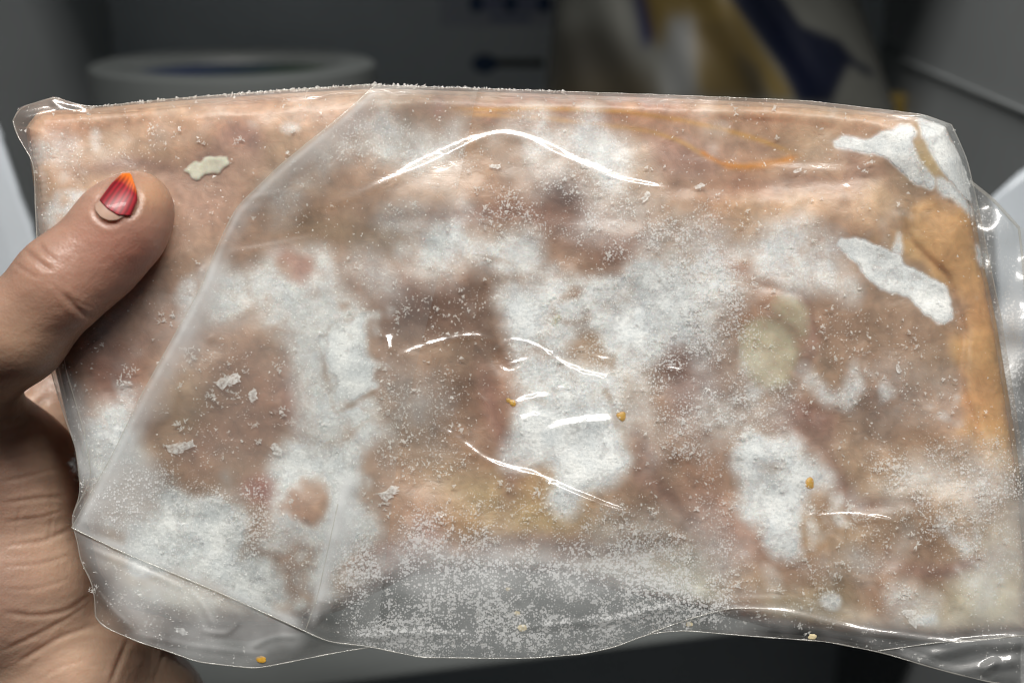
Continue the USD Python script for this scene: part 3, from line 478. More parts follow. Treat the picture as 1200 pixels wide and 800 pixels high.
SEAM = M('film_edge', { 't': ('transparent_bsdf', {'color': (0.93, 0.93, 0.91)}), 'g': ('glossy_bsdf', {'color': (1, 1, 1), 'roughness': 0.15}), 'a': ('mix_closure', {'fac': 0.12}),
    'd': ('translucent_bsdf', {'color': (0.85, 0.84, 0.80)}), 'e': ('diffuse_bsdf', {'color': (0.85, 0.84, 0.80)}), 'dd': ('mix_closure', {'fac': 0.5}), 'b': ('mix_closure', {'fac': 0.22})},
    [('t.BSDF', 'a.closure1'), ('g.BSDF', 'a.closure2'), ('a.closure', 'b.closure1'), ('d.BSDF', 'dd.closure1'), ('e.BSDF', 'dd.closure2'), ('dd.closure', 'b.closure2')], 'b.closure')
ICE = M('ice_crystal', {'p': ('principled_bsdf', {'base_color': (0.95, 0.96, 0.95), 'roughness': 0.24, 'ior': 1.33, 'specular_ior_level': 0.9}), 't': ('translucent_bsdf', {'color': (0.95, 0.96, 0.95)}), 'm': ('mix_closure', {'fac': 0.62}), 'c': ('transparent_bsdf', {}), 'k': ('mix_closure', {'fac': 0.46})},
    [('p.BSDF', 'm.closure1'), ('t.BSDF', 'm.closure2'), ('m.closure', 'k.closure1'), ('c.BSDF', 'k.closure2')], 'k.closure')
FLAKE = M('ice_flake', {'geo': ('geometry', {}), 'n': ('noise_texture', {'scale': 1600.0, 'detail': 3.0}), 'r': ('map_range', {'from_min': 0.35, 'from_max': 0.65, 'to_min': 0.10, 'to_max': 0.48, 'clamp': True}), 'b': ('bump', {'strength': 0.6, 'distance': 0.0004}),
    'p': ('principled_bsdf', {'base_color': (0.93, 0.94, 0.93), 'roughness': 0.3, 'specular_ior_level': 0.7}), 't': ('transparent_bsdf', {}), 'm': ('mix_closure', {})},
    [('geo.position', 'n.vector'), ('n.fac', 'r.value'), ('n.fac', 'b.height'), ('b.normal', 'p.normal'), ('r.result', 'm.fac'), ('t.BSDF', 'm.closure1'), ('p.BSDF', 'm.closure2')], 'm.closure')
def plain(name, color, rough=0.5, noise=0.06, scale=60.0, sss=0.0, spec=0.5):
    c = np.asarray(color, float)
    return M(name, {'geo': ('geometry', {}), 'n': ('noise_texture', {'scale': scale, 'detail': 4.0}), 'r': ('rgb_ramp', {'ramp': [(0.3, tuple(c * (1 - noise))), (0.7, tuple(np.minimum(c * (1 + noise), 0.95)))]}),
        'p': ('principled_bsdf', {'roughness': rough, 'subsurface_weight': sss, 'subsurface_scale': 0.002, 'specular_ior_level': spec})}, [('geo.position', 'n.vector'), ('n.fac', 'r.fac'), ('r.color', 'p.base_color')])
def soft(name, color, noise=.14, scale=500.0):
    c = np.asarray(color, float)
    return M(name, {'geo': ('geometry', {}), 'fr': attr('frost'), 'n': ('noise_texture', {'scale': scale, 'detail': 4.0, 'roughness': 0.65}), 'r': ('rgb_ramp', {'ramp': [(0.3, tuple(c * (1 - noise))), (0.7, tuple(np.minimum(c * (1 + noise), .95)))]}),
        'p': ('principled_bsdf', {'roughness': 0.5, 'subsurface_weight': 0.3, 'subsurface_scale': 0.0015}), 't': ('transparent_bsdf', {}), 'm': ('mix_closure', {})},
        [('geo.position', 'n.vector'), ('n.fac', 'r.fac'), ('r.color', 'p.base_color'), ('fr.fac', 'm.fac'), ('t.BSDF', 'm.closure1'), ('p.BSDF', 'm.closure2')], 'm.closure')
FATW = soft('white_fat', (0.74, 0.67, 0.54))
FATY = soft('yellow_fat', (0.64, 0.58, 0.42))
FATO = plain('orange_fat', (0.62, 0.29, 0.03), 0.45, 0.25, 900.0, 0.3)
CRUMB = plain('crumb', (0.66, 0.56, 0.34), 0.6, 0.2, 900.0)
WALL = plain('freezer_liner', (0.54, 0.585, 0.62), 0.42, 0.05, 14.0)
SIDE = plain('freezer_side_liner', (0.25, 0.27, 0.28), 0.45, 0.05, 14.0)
PANEL = plain('drawer_plastic', (0.60, 0.66, 0.72), 0.4, 0.05, 20.0)
SHELF = plain('grey_shelf', (0.105, 0.115, 0.115), 0.4, 0.1, 20.0)
BLACK = plain('black_gasket', (0.008, 0.009, 0.010), 0.35, 0.2, 40.0)
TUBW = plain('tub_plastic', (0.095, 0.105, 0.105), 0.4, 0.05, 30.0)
INK = plain('blue_ink', (0.02, 0.06, 0.15), 0.5, 0.2, 90.0)
INKD = plain('dark_ink', (0.035, 0.045, 0.05), 0.5, 0.2, 90.0)
PAPER = plain('sticker_paper', (0.44, 0.47, 0.54), 0.5, 0.05, 50.0)
INKP = plain('pale_blue_ink', (0.25, 0.28, 0.42), 0.5, 0.05, 50.0)
VCOL = M('printed_plastic', {'c': attr('albedo'), 'p': ('principled_bsdf', {'roughness': 0.35})}, [('c.color', 'p.base_color')])

# ------------------------------------------------------------------ freezer interior (world axes)
def struct(name, mesh, mat, smooth=False):
    return tag(obj(name, mesh, mat, None, smooth), kind='structure')
XL, XR, YW, ZR, ZS = -0.202, 0.187, 0.42, 0.317, -0.20
struct('back_wall', box(XL - .03, XR + .03, YW, YW + .03, ZS - .2, ZR + .03), WALL)
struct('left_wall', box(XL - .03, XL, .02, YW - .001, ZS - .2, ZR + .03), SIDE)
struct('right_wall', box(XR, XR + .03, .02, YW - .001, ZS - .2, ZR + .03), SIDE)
struct('ceiling', box(XL + .0005, XR - .0005, .08, YW - .0005, ZR, ZR + .03), WALL)
def plan(px, py, yw):             # a point seen over (px, py) on the vertical plane y = yw of the freezer
    d = world([(px - 600) * S, D, (400 - py) * S])
    t = (yw - cp[1]) / d[1]
    return cp + d * t
def plan_z(px, py, zw):
    d = world([(px - 600) * S, D, (400 - py) * S])
    return cp + d * ((zw - cp[2]) / d[2])
# shelf with a slanting front edge, black recess in front of it
a0, a1 = plan_z(370, 801, ZS), plan_z(620, 769, ZS)
sl = (a1 - a0) / (a1[0] - a0[0])
e0, e1 = a0 + sl * (XL + .001 - a0[0]), a0 + sl * (XR - .001 - a0[0])
def slab(pts, z0, z1):
    from shapely.geometry import Polygon
    m = trimesh.creation.extrude_polygon(Polygon(pts), z1 - z0, engine='earcut'); m.apply_translation((0, 0, z0)); return m
struct('shelf', slab([(e0[0], e0[1]), (e1[0], e1[1]), (XR - .001, YW - .002), (XL + .001, YW - .002)], ZS - .0012, ZS), SHELF)
struct('floor', box(XL - .1, XR + .1, -.25, .41, ZS - .20, ZS - .19), BLACK)

# ledge moulded into the right wall
p0, p1 = plan(1040, 62, .40), None
led = tag(obj('wall_ledge', box(XR - .0022, XR - .0005, .10, YW - .002, p0[2] - .002, p0[2], .0006), SIDE), 'narrow moulded ledge running along the right freezer wall', 'ledge')

def panel(pts, y, label):
    q = np.array([plan(a, b, y) for a, b in pts]); from shapely.geometry import Polygon
    m = trimesh.creation.extrude_polygon(Polygon(q[:, [0, 2]]).buffer(-.001).buffer(.001), .004, engine='earcut')
    v = m.vertices; m.vertices = np.stack([v[:, 0], y + v[:, 2], v[:, 1]], 1); m.invert() if m.volume < 0 else None
    tag(obj('drawer_panel', m, PANEL), label, 'drawer panel')
panel([(-40, 70), (0, 162), (20, 225), (36, 268), (50, 320), (56, 480), (-40, 480)], .15, 'pale blue grey drawer panel with sloping edge behind the thumb')
panel([(1164, 236), (1200, 203), (1250, 170), (1250, 420), (1176, 420)], .15, 'pale blue grey drawer panel behind the loose tail of the bag')

# label and printed mark on the back wall
def sheet(px0, py0, px1, py1, y, t=.0006, bev=0):
    a, b = plan(px0, py1, y), plan(px1, py0, y)
    return box(a[0], b[0], y - t, y, a[2], b[2])
def disc(px, py, rpx, rpy, y, t=.0006, seg=28):
    c, e, u = plan(px, py, y), plan(px + rpx, py, y), plan(px, py - rpy, y)
    m = trimesh.creation.cylinder(1.0, t, sections=seg); m.apply_transform(trimesh.transformations.rotation_matrix(np.pi / 2, [1, 0, 0]))
    m.apply_scale([e[0] - c[0], 1, u[2] - c[2]]); m.apply_translation([c[0], y - t / 2, c[2]]); return m
st = thing('instruction_sticker', 'pale sticker with dark blue icons at the top of the freezer back wall', 'sticker')
obj('paper', sheet(516, -42, 648, 31, YW), PAPER, st, False)
obj('printed_panel', sheet(552, -30, 644, 14, YW - .0006, .0003), INKP, st, False)
for x in (558, 598, 638): obj('printed_icon', disc(x, 5, 8, 10, YW - .0009, .0003), INK, st, False)
obj('printed_line', sheet(575, 18, 622, 26, YW - .0006, .0003), INKP, st, False)
mk = thing('thermometer_mark', 'dark printed mark, blue disc with a bar, low on the back wall', 'printed mark')
obj('bulb', disc(568, 75, 15, 11, YW, .0006), INK, mk, False)
obj('bar', sheet(578, 70, 637, 79, YW, .0004), INKD, mk, False)

# tub with a lid
tc = plan(274, 77, .300)
def lathe(profile, center, seg=72):
    m = trimesh.creation.revolve(np.asarray(profile, float), sections=seg); m.apply_translation(center); return m
tub = thing('plastic_tub', 'round whitish plastic tub with rimmed lid behind the pack on the left', 'tub')
R0 = (plan(440, 77, .300)[0] - plan(108, 77, .300)[0]) / 2
h = tc[2] - ZS
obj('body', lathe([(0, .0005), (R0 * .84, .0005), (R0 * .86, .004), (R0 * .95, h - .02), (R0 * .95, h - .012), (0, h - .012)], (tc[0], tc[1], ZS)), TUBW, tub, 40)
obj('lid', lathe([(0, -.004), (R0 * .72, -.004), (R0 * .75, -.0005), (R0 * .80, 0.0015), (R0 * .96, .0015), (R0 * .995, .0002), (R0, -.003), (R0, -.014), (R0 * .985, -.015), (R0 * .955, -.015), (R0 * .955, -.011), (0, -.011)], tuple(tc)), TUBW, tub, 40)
uu = np.linspace(0, 2 * np.pi, 64, endpoint=False); rr = np.linspace(0, 1, 16)
lv = np.array([[tc[0] + r * R0 * .71 * math.cos(a), tc[1] + r * R0 * .71 * math.sin(a), tc[2] - .0034] for r in rr for a in uu])
lf = []
for i in range(15):
    for j in range(64): lf += [[i * 64 + j, (i + 1) * 64 + j, (i + 1) * 64 + (j + 1) % 64], [i * 64 + j, (i + 1) * 64 + (j + 1) % 64, i * 64 + (j + 1) % 64]]
g = np.clip((lv[:, 0] - tc[0]) / R0 * 1.1 + .35 + .5 * (meshkit.noise(lv * 90) - .5), 0, 1)[:, None]
lc = (1 - g) * np.array([.035, .06, .16]) + g * np.array([.035, .075, .015]); lc *= .4 * (0.6 + 0.8 * meshkit.noise(lv * 160))[:, None]
obj('lid_print', (lv, np.array(lf)), VCOL, tub, True, {'albedo': lc})

# snack bag standing at the back right: white with yellow and navy print
def bag_field(pts, f):
    p = raster(pts, 560, -160, 540, 340); return ndi.gaussian_filter(p, f)
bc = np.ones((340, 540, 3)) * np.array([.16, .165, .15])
for pts, c, f in [
    ([(640, 40), (700, 20), (745, 60), (760, 120), (640, 140)], (.045, .042, .034), 14), ([(655, 90), (760, 80), (800, 125), (640, 150)], (.060, .052, .036), 12),
    ([(740, -20), (765, -20), (775, 40), (755, 60)], (.01, .015, .07), 5),
    ([(752, -20), (850, -20), (890, 50), (936, 116), (905, 118), (880, 80), (850, 90), (810, 118), (790, 60), (770, 55)], (.16, .115, .035), 5),
    ([(785, 20), (815, 20), (820, 118), (780, 118), (775, 60)], (.20, .21, .21), 7), ([(815, 30), (860, 20), (895, 90), (890, 118), (825, 118)], (.11, .08, .03), 6), ([(860, 60), (890, 80), (900, 116), (880, 116)], (.06, .05, .03), 5),
    ([(842, -20), (905, -20), (925, 8), (940, 30), (985, 48), (1002, 70), (1026, 86), (1019, 91), (996, 76), (988, 92), (975, 122), (936, 122), (915, 80), (890, 45)], (.004, .007, .024), 2.5)]:
    k = bag_field(pts, f)[..., None]; bc = bc * (1 - k) + np.array(c) * k
TB = [(650, -140), (740, -150), (860, -150), (985, -140)]; BB = [(630, 170), (760, 180), (900, 180), (1062, 170)]
LB = [(650, -140), (652, -20), (640, 100), (630, 170)]; RB = [(985, -140), (1000, -20), (1040, 100), (1062, 170)]
G = coons(TB, BB, LB, RB, 90, 60)
s_, t_ = np.meshgrid(np.linspace(-1, 1, 90), np.linspace(-1, 1, 60))
puff = np.sqrt(np.clip(1 - np.abs(s_) ** 2.5, 0, 1) * np.clip(1 - np.abs(t_) ** 6, 0, 1))
wr = .0025 * np.sin(s_ * 9 + t_ * 4) * np.exp(-(s_ - .1) ** 2 * 2) + .0015 * np.sin(s_ * 17 - t_ * 6)
def bagsheet(sign):
    Y = .345 - sign * (.034 * puff + wr * puff)
    d = world(np.stack([(G[..., 0] - 600) * S, np.full(G.shape[:2], D), (400 - G[..., 1]) * S], -1))
    return (cp + d * ((Y - cp[1]) / d[..., 1])[..., None]).reshape(-1, 3)
cols = np.stack([ndi.map_coordinates(bc[..., k], [G[..., 1] + 160, G[..., 0] - 560], order=1, mode='nearest') for k in range(3)], -1).reshape(-1, 3)
sn = thing('snack_bag', 'white pillow bag with navy and yellow print at the back right', 'packet')
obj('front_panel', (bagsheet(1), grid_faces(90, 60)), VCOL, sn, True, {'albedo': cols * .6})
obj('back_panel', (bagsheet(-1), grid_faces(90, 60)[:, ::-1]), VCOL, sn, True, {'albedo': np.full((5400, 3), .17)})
q0 = plan(1062, 124, .372)
yp = box(q0[0] - .010, q0[0] + .010, .366, .378, ZS + .0005, q0[2] + .006, .002)
tag(obj('yellow_carton', yp, plain('yellow_carton', (.20, .14, .03), .5)), 'small yellow carton barely showing beside the snack bag', 'carton')

# ------------------------------------------------------------------ frozen chicken
def depth_wall(front, nu, nv, ymid, yback, ktop=8, shrink=0.10):
    """closes a front sheet (grid vertices) with a rounded side and a flat back"""
    idx = np.arange(nu * nv).reshape(nv, nu)
    loop = np.concatenate([idx[0, :-1], idx[:-1, -1], idx[-1, :0:-1], idx[:0:-1, 0]])
    P = front[loop]; c = P.mean(0)
    rings, faces, prev, base = [], [], loop, nu * nv
    for k in range(1, ktop + 1):
        a = k / ktop * np.pi / 2
        f = 1 - shrink * (1 - math.cos(a))
        r = P.copy(); r[:, [0, 2]] = c[[0, 2]] + (P[:, [0, 2]] - c[[0, 2]]) * f; r[:, 1] = P[:, 1] + (yback - P[:, 1]) * math.sin(a)
        rings.append(r); cur = base + np.arange(len(loop)); base += len(loop)
        n0, n1 = np.roll(prev, -1), np.roll(cur, -1)
        faces += [np.stack([prev, n0, cur], 1), np.stack([n0, n1, cur], 1)]
        prev = cur
    cc = np.array([[c[0], yback, c[2]]]); n0 = np.roll(prev, -1)
    faces.append(np.stack([prev, n0, np.full(len(prev), base)], 1))
    return np.vstack([front] + rings + [cc]), np.vstack(faces), loop
ck = thing('frozen_chicken', 'flat block of raw frozen chicken flesh under white frost inside the bag', 'frozen chicken', True)
NU, NV = 640, 400
P = coons(MT, MB, ML, MR, NU, NV, 3)
px, py = P[..., 0].ravel(), P[..., 1].ravel()
rim = np.minimum.reduce([np.linspace(0, 1, NU)[None].repeat(NV, 0), 1 - np.linspace(0, 1, NU)[None].repeat(NV, 0), np.linspace(0, 1, NV)[:, None].repeat(NU, 1) * .6, (1 - np.linspace(0, 1, NV)[:, None].repeat(NU, 1)) * .6]).ravel()
yy = sample(YM, px, py); yy = np.where(rim < .004, np.maximum(yy, EDGE - 0.001 - rim), yy)
fv = W(px, py, yy)
V, WF, _ = depth_wall(fv, NU, NV, EDGE, .034)
fr, al = sample(F, px, py), sample(COL, px, py)
extra = len(V) - len(fv)
obj('flesh', (V, np.vstack([grid_faces(NU, NV), WF])), MEAT, ck, True, {'albedo': np.vstack([al, np.full((extra, 3), 1.0) * al.mean(0)]), 'frost': np.r_[fr, np.full(extra, .2)]})

def inlay(field, thick, keep, step=1.25, sink=0.00012, base=None, pad=2):
    """a raised lens lying on the flesh where the field (over a slice of the plan) is positive"""
    (r0, r1), (c0, c1) = [(s.start, s.stop) for s in field[0]]
    xs, ys = np.arange(c0, c1, step) + PX0 + .5, np.arange(r0, r1, step) + PY0 + .5
    X, Y = np.meshgrid(xs, ys)
    full = np.zeros((r1 - r0, c1 - c0), np.float32) + field[1]
    k = ndi.map_coordinates(full, [Y - PY0 - .5 - r0, X - PX0 - .5 - c0], order=1, mode='nearest')
    y = sample(YM if base is None else base, X, Y) - np.where(k > keep, thick * np.clip((k - keep) / (1 - keep), 0, 1), 0) + np.where(k > keep, 0, sink)
    v = W(X, Y, y).reshape(-1, 3)
    f = grid_faces(len(xs), len(ys))
    on = (k.ravel()[f] > keep * .8).any(1)
    f = f[on]
    if len(f) == 0: return None
    u, inv = np.unique(f, return_inverse=True)
    return (v[u], inv.reshape(-1, 3)), k.ravel()[u], u, X.ravel()[u], Y.ravel()[u]
lab, nl = ndi.label(F > .56)
sizes = ndi.sum(F > .56, lab, np.arange(1, nl + 1)); boxes = ndi.find_objects(lab)
F = np.clip(F * (1 + .05 * smooth_noise(1.3, 77)), 0, 1)
rough = 1 + .10 * smooth_noise(5, 71) + .07 * smooth_noise(2.2, 72)
for i in np.argsort(-sizes):
    if sizes[i] < 60: break
    b = boxes[i]; b = tuple(slice(max(0, s.start - 6), min(n, s.stop + 6)) for s, n in zip(b, (CH, CW)))
    near = ndi.binary_dilation(lab[b] == i + 1, iterations=5)
    r = inlay((b, np.where(near, F[b] * np.clip(rough[b], .6, 1.5) * .92, 0)), .00016, .45, 1.3, sink=.00002)
    if r: obj('frost_patch', r[0], FROST, ck, True, {'frost': np.clip((sample(F, r[3], r[4]) - .46) / .42, 0, 1)})
for pts, mat, f, t, nm, lb in [
    ([(216, 198), (222, 190), (236, 185), (252, 184), (267, 195), (258, 204), (240, 203), (228, 212), (221, 211)], FATW, 2.0, .0003, 'fat_piece', 'small cream piece of fat near the thumb tip'),
    ([(868, 392), (884, 378), (905, 372), (930, 385), (936, 420), (926, 448), (904, 460), (880, 446), (866, 420)], FATY, 9, .0003, 'fat_piece', 'pale yellow fat lump at the right of centre'),
    ([(898, 350), (925, 345), (952, 362), (956, 392), (944, 404), (928, 380), (905, 366)], FATY, 9, .0003, 'fat_piece', None),
    ((946, 567, 7, 6), FATO, 1.6, .00018, 'fat_drop', 'orange drop of fat on white frost'), ((725, 485, 3.6, 5.5), FATO, 1.6, .00018, 'fat_drop', None), ((598, 472, 3.6, 3.2), FATO, 1.6, .00018, 'fat_drop', None), ((655, 373, 5, 5), FATY, 2, .0004, 'fat_drop', None)]:
    s, k = blob(pts, f, .5)
    r = inlay((s, k), t, .3, .8, base=YM - (.00012 if mat is FATY else .00030))
    if r: obj(nm, r[0], mat, ck, True, {'frost': np.clip((r[1] - .3) / .5, 0, 1) * (.5 if mat is FATY else .9)}, label=lb)

# ------------------------------------------------------------------ plastic bag
bag = thing('plastic_bag', 'crumpled clear plastic bag folded tightly round the frozen chicken', 'plastic bag', True)
FOLD = [(440, 100), (400, 136), (330, 192), (276, 244), (254, 290), (238, 332), (212, 379), (166, 462), (132, 532), (84, 618)]
AT = [(15, 142), (22, 125), (45, 120), (65, 112), (78, 119), (105, 126), (200, 116), (330, 106), (440, 99), (560, 104)]
AL = [(15, 142), (20, 160), (40, 190), (41, 230), (44, 300), (58, 430), (70, 470), (76, 490), (88, 520), (93, 555), (94, 585), (84, 602), (84, 618), (92, 632), (92, 650), (97, 664), (108, 680), (111, 700), (112, 722)]
AB = [(112, 722), (118, 733), (140, 742), (165, 753), (196, 762), (230, 775), (300, 783), (400, 763), (440, 757)]
AR = [(560, 104), (520, 300), (470, 500), (440, 757)]
def film_mesh(name, T, B, L, R_, nu, nv, field, ymax=None, extra_haze=0.0, grain=1.0, sm=2, wave=None):
    Q = coons(T, B, L, R_, nu, nv, sm); qx, qy = Q[..., 0].ravel(), Q[..., 1].ravel()
    v = W(qx, qy, sample(field, qx, qy))
    m = obj(name, (v, grid_faces(nu, nv)), FILM, bag, True, {'haze': np.clip(sample(HZ, qx, qy) + extra_haze, 0, 1), 'grain': np.clip(sample(GR, qx, qy) * grain, 0, 1)})
    return v.reshape(nv, nu, 3)
A = film_mesh('under_film', AT, AB, AL, AR, 260, 330, YA, extra_haze=.03, grain=.7)
BT = [(440, 100), (600, 105), (800, 112), (945, 118), (1082, 134), (1115, 146)]
BR = [(1115, 146), (1133, 185), (1147, 245), (1155, 285), (1175, 380), (1194, 500), (1206, 580), (1215, 660), (1226, 806)]
BB_ = [(84, 618), (140, 645), (200, 670), (260, 695), (355, 738), (385, 752), (428, 756), (493, 770), (617, 771), (683, 766), (720, 758), (760, 742), (800, 738), (880, 745), (967, 751), (1033, 764), (1100, 784), (1160, 799), (1226, 806)]
Bm = film_mesh('front_film', BT, BB_, FOLD, BR, 900, 600, YB)
# closing back sheet
loopA = np.vstack([A[0], Bm[0, 60:]]); 
ring = np.vstack([A[0, :200], Bm[0, 90:], Bm[:, -1], Bm[-1, ::-1][:730], A[-1, ::-1], A[::-1, 0]])
ring = ring[::4]
cb = ring.mean(0); rv, rf, n = [ring], [], len(ring)
for k in range(1, 7):
    a = k / 6 * np.pi / 2; r = ring.copy(); r[:, [0, 2]] = cb[[0, 2]] + (ring[:, [0, 2]] - cb[[0, 2]]) * (1 - .07 * (1 - math.cos(a))); r[:, 1] = ring[:, 1] + (.0375 - ring[:, 1]) * math.sin(a)
    rv.append(r); i = np.arange(n); p_, c_ = (k - 1) * n, k * n
    rf += [np.stack([p_ + i, p_ + (i + 1) % n, c_ + i], 1), np.stack([p_ + (i + 1) % n, c_ + (i + 1) % n, c_ + i], 1)]
i = np.arange(n); rf.append(np.stack([6 * n + i, 6 * n + (i + 1) % n, np.full(n, 7 * n)], 1))
bv = np.vstack(rv + [[[cb[0], .0375, cb[2]]]])
obj('back_film', (bv, np.vstack(rf)), FILM, bag, True, {'haze': np.full(len(bv), .05), 'grain': np.full(len(bv), .25)})
# loose tail of film on the right
TT = [(1136, 212), (1165, 235), (1194, 267), (1230, 272)]; TBm = [(1196, 812), (1215, 815), (1240, 815), (1260, 815)]
TL = [(1136, 212), (1146, 285), (1164, 380), (1186, 520), (1196, 640), (1196, 812)]; TR = [(1230, 272), (1245, 400), (1255, 600), (1260, 815)]
Q = coons(TT, TBm, TL, TR, 60, 200, 2); qx, qy = Q[..., 0], Q[..., 1]
wv = .014 + .0012 * np.sin(qx / 9.0 + qy / 40) + .0010 * np.sin(qy / 24.0 - qx / 15) + .0006 * np.sin(qy / 9.0)
hz = .20 + (.62) * np.clip(1 - np.hypot((qx - 1185) / 26, (qy - 410) / 90), 0, 1) + .25 * np.clip((qy - 480) / 200, 0, 1)
obj('loose_tail', (W(qx, qy, wv).reshape(-1, 3), grid_faces(60, 200)), FILM, bag, True, {'haze': hz.ravel(), 'grain': np.clip(.2 + hz, 0, .8).ravel()})
def seam(pts, r, field, dy=0.0, sm=2, wob=0.0):
    q = resample(pts, max(12, int(np.linalg.norm(np.diff(np.asarray(pts, float), axis=0), axis=1).sum() / 5)), sm)
    y = sample(field, q[:, 0], q[:, 1]) + dy
    rr_ = r * (1 + .35 * np.sin(np.arange(len(q)) * .7) * (meshkit.noise(np.stack([q[:, 0] * .06, q[:, 1] * .06, q[:, 0] * 0], 1)) * 1.4))
    return tube(W(q[:, 0], q[:, 1], y), rr_)
for pts, r, fld, dy in [(AT[:9], .00012, YA, 0), (AL, .00015, YA, 0), (AB, .00014, YA, 0), (FOLD, .00013, YB, .0001), (BB_[:5], .00014, YB, .0001), (BB_[4:], .00013, YB, 0), (BT, .00008, YB, 0), (BR[:5], .0001, YB, 0),
                        ([(358, 738), (372, 700), (384, 645), (396, 590)], .00012, YB, 0), ([(760, 742), (800, 727), (852, 712), (900, 712)], .00011, YB, -.0003), ([(1030, 762), (1100, 752), (1160, 748), (1215, 742)], .00010, YB, -.0002),
                        ([(60, 300), (76, 430), (100, 510), (108, 560), (86, 600)], .00014, YA, -.0006)]:
    obj('film_edge', seam(pts, r, fld, dy), SEAM, bag, True)
for pts, r in [([(1136, 212), (1165, 235), (1194, 267)], .0004), ([(1194, 267), (1198, 300), (1203, 360)], .0003)]:
    q = resample(pts, 30, 2); obj('film_edge', tube(W(q[:, 0], q[:, 1], np.full(30, .0135)), r), SEAM, bag, True)
# crumbs caught in the film
for x, y, r in [(595, 690, 5), (612, 735, 9), (606, 718, 6), (306, 772, 10), (808, 731, 7), (952, 746, 8)]:
    m = trimesh.creation.icosphere(2, 1.0); m.vertices *= (1 + .5 * (meshkit.noise(m.vertices * 2.2 + x)[:, None] - .5)) * np.array([r, 1.6, r * .7]) * S * .62
    o = W(x, y, sample(YB, [x], [y])[0] + .0006); m.apply_translation(o)
    obj('crumb', m, FATO if x == 306 else CRUMB, bag, True)

# larger ice flakes, each its own piece
def spindle(L, w, th, ang, off=0.0):
    c, s = math.cos(ang), math.sin(ang); R2 = np.array([[c, 0, -s], [0, 1, 0], [s, 0, c]])
    v = np.array([[0, 0, 0], [L * .45, 0, w], [L * .45, -th, 0], [L * .45, 0, -w], [L * .45, th, 0], [L, 0, 0]]) + [off, 0, 0]
    f = [[0, 1, 2], [0, 2, 3], [0, 3, 4], [0, 4, 1], [5, 2, 1], [5, 3, 2], [5, 4, 3], [5, 1, 4]]
    return trimesh.Trimesh(v @ R2.T, f, process=False)
def lump(seed):
    g = np.random.default_rng(seed)
    return trimesh.Trimesh(g.normal(0, .55, (9, 3)) * [1, .6, 1]).convex_hull
def flake(x, y, r, seed, star=False):
    g = np.random.default_rng(seed); ms = []
    y0 = sample(YF, [x], [y])[0] + .00012
    if star:                                    # a tuft of needles and grains
        for c in range(g.integers(5, 9)):
            ox, oz = g.normal(0, .42, 2) * [1, .8]
            for q in range(g.integers(3, 6)):
                m = spindle(g.uniform(.18, .5), g.uniform(.03, .07), .04, g.uniform(0, 6.28)); m.apply_translation((ox, g.uniform(-.03, .03), oz)); ms.append(m)
            m = lump(seed * 7 + c); m.apply_scale(g.uniform(.05, .14)); m.apply_translation((ox + g.normal(0, .12), 0, oz + g.normal(0, .12))); ms.append(m)
    else:                                       # a thin chip with a broken outline
        n = 18; a = np.sort(g.uniform(0, 2 * np.pi, n)); ax = g.uniform(0, 3.14)
        rad = np.clip(.75 + .35 * np.cos(2 * (a - ax)) + g.normal(0, .14, n), .3, 1.3)
        ex, ez = rad * np.cos(a), rad * .8 * np.sin(a); i = np.arange(n); j = (i + 1) % n
        v = np.vstack([np.stack([ex, 0 * ex - .01, ez], 1), np.stack([ex, 0 * ex + .03, ez], 1), [[0, -.03, 0]], [[0, .03, 0]]])
        ms.append(trimesh.Trimesh(v, np.vstack([np.stack([i, j, np.full(n, 2 * n)], 1), np.stack([j + n, i + n, np.full(n, 2 * n + 1)], 1), np.stack([i, i + n, j + n], 1), np.stack([i, j + n, j], 1)]), process=False))
        for c in range(4):
            m = lump(seed * 5 + c); m.apply_scale(g.uniform(.06, .12)); q = g.integers(n); m.apply_translation((ex[q], -.02, ez[q])); ms.append(m)
    m = trimesh.util.concatenate(ms); m.apply_scale([1, .4, 1]); m.apply_scale(r * S); m.apply_translation(W(x, y, y0)); return m
for k, (x, y, r, st_) in enumerate([(266, 447, 14, 0), (247, 464, 11, 1), (275, 462, 9, 1), (297, 464, 9, 0), (327, 431, 10, 1), (288, 434, 7, 1), (331, 482, 9, 1), (213, 524, 16, 0), (211, 501, 14, 1), (301, 516, 10, 1), (343, 494, 7, 1), (296, 497, 7, 1), (324, 527, 10, 0), (757, 231, 8, 0),
    (455, 578, 13, 0), (449, 590, 9, 1), (1070, 722, 15, 0), (1066, 694, 13, 1), (1003, 606, 9, 1), (996, 594, 11, 1), (193, 374, 12, 1), (147, 444, 15, 1), (150, 432, 10, 1), (222, 420, 11, 1), (217, 410, 8, 1), (1012, 198, 8, 1), (1022, 192, 7, 1), (972, 704, 12, 1), (868, 680, 10, 1), (908, 690, 10, 1), (500, 350, 8, 1), (476, 362, 8, 1), (528, 372, 9, 1), (512, 360, 7, 1), (540, 340, 6, 1), (463, 332, 6, 1),
    (1053, 432, 6, 0), (980, 420, 7, 1), (1030, 548, 10, 1), (560, 222, 7, 1), (550, 200, 6, 1), (580, 195, 6, 0), (110, 690, 8, 1), (112, 560, 7, 1), (125, 570, 8, 1), (120, 600, 8, 1), (105, 610, 9, 1), (214, 740, 9, 0), (180, 150, 8, 1), (345, 150, 8, 1), (935, 200, 5, 0), (820, 218, 6, 0), (62, 178, 9, 1), (280, 165, 8, 1)]):
    obj('ice_flake', flake(x, y, r, 900 + k, st_), ICE if st_ else FLAKE, bag, False)

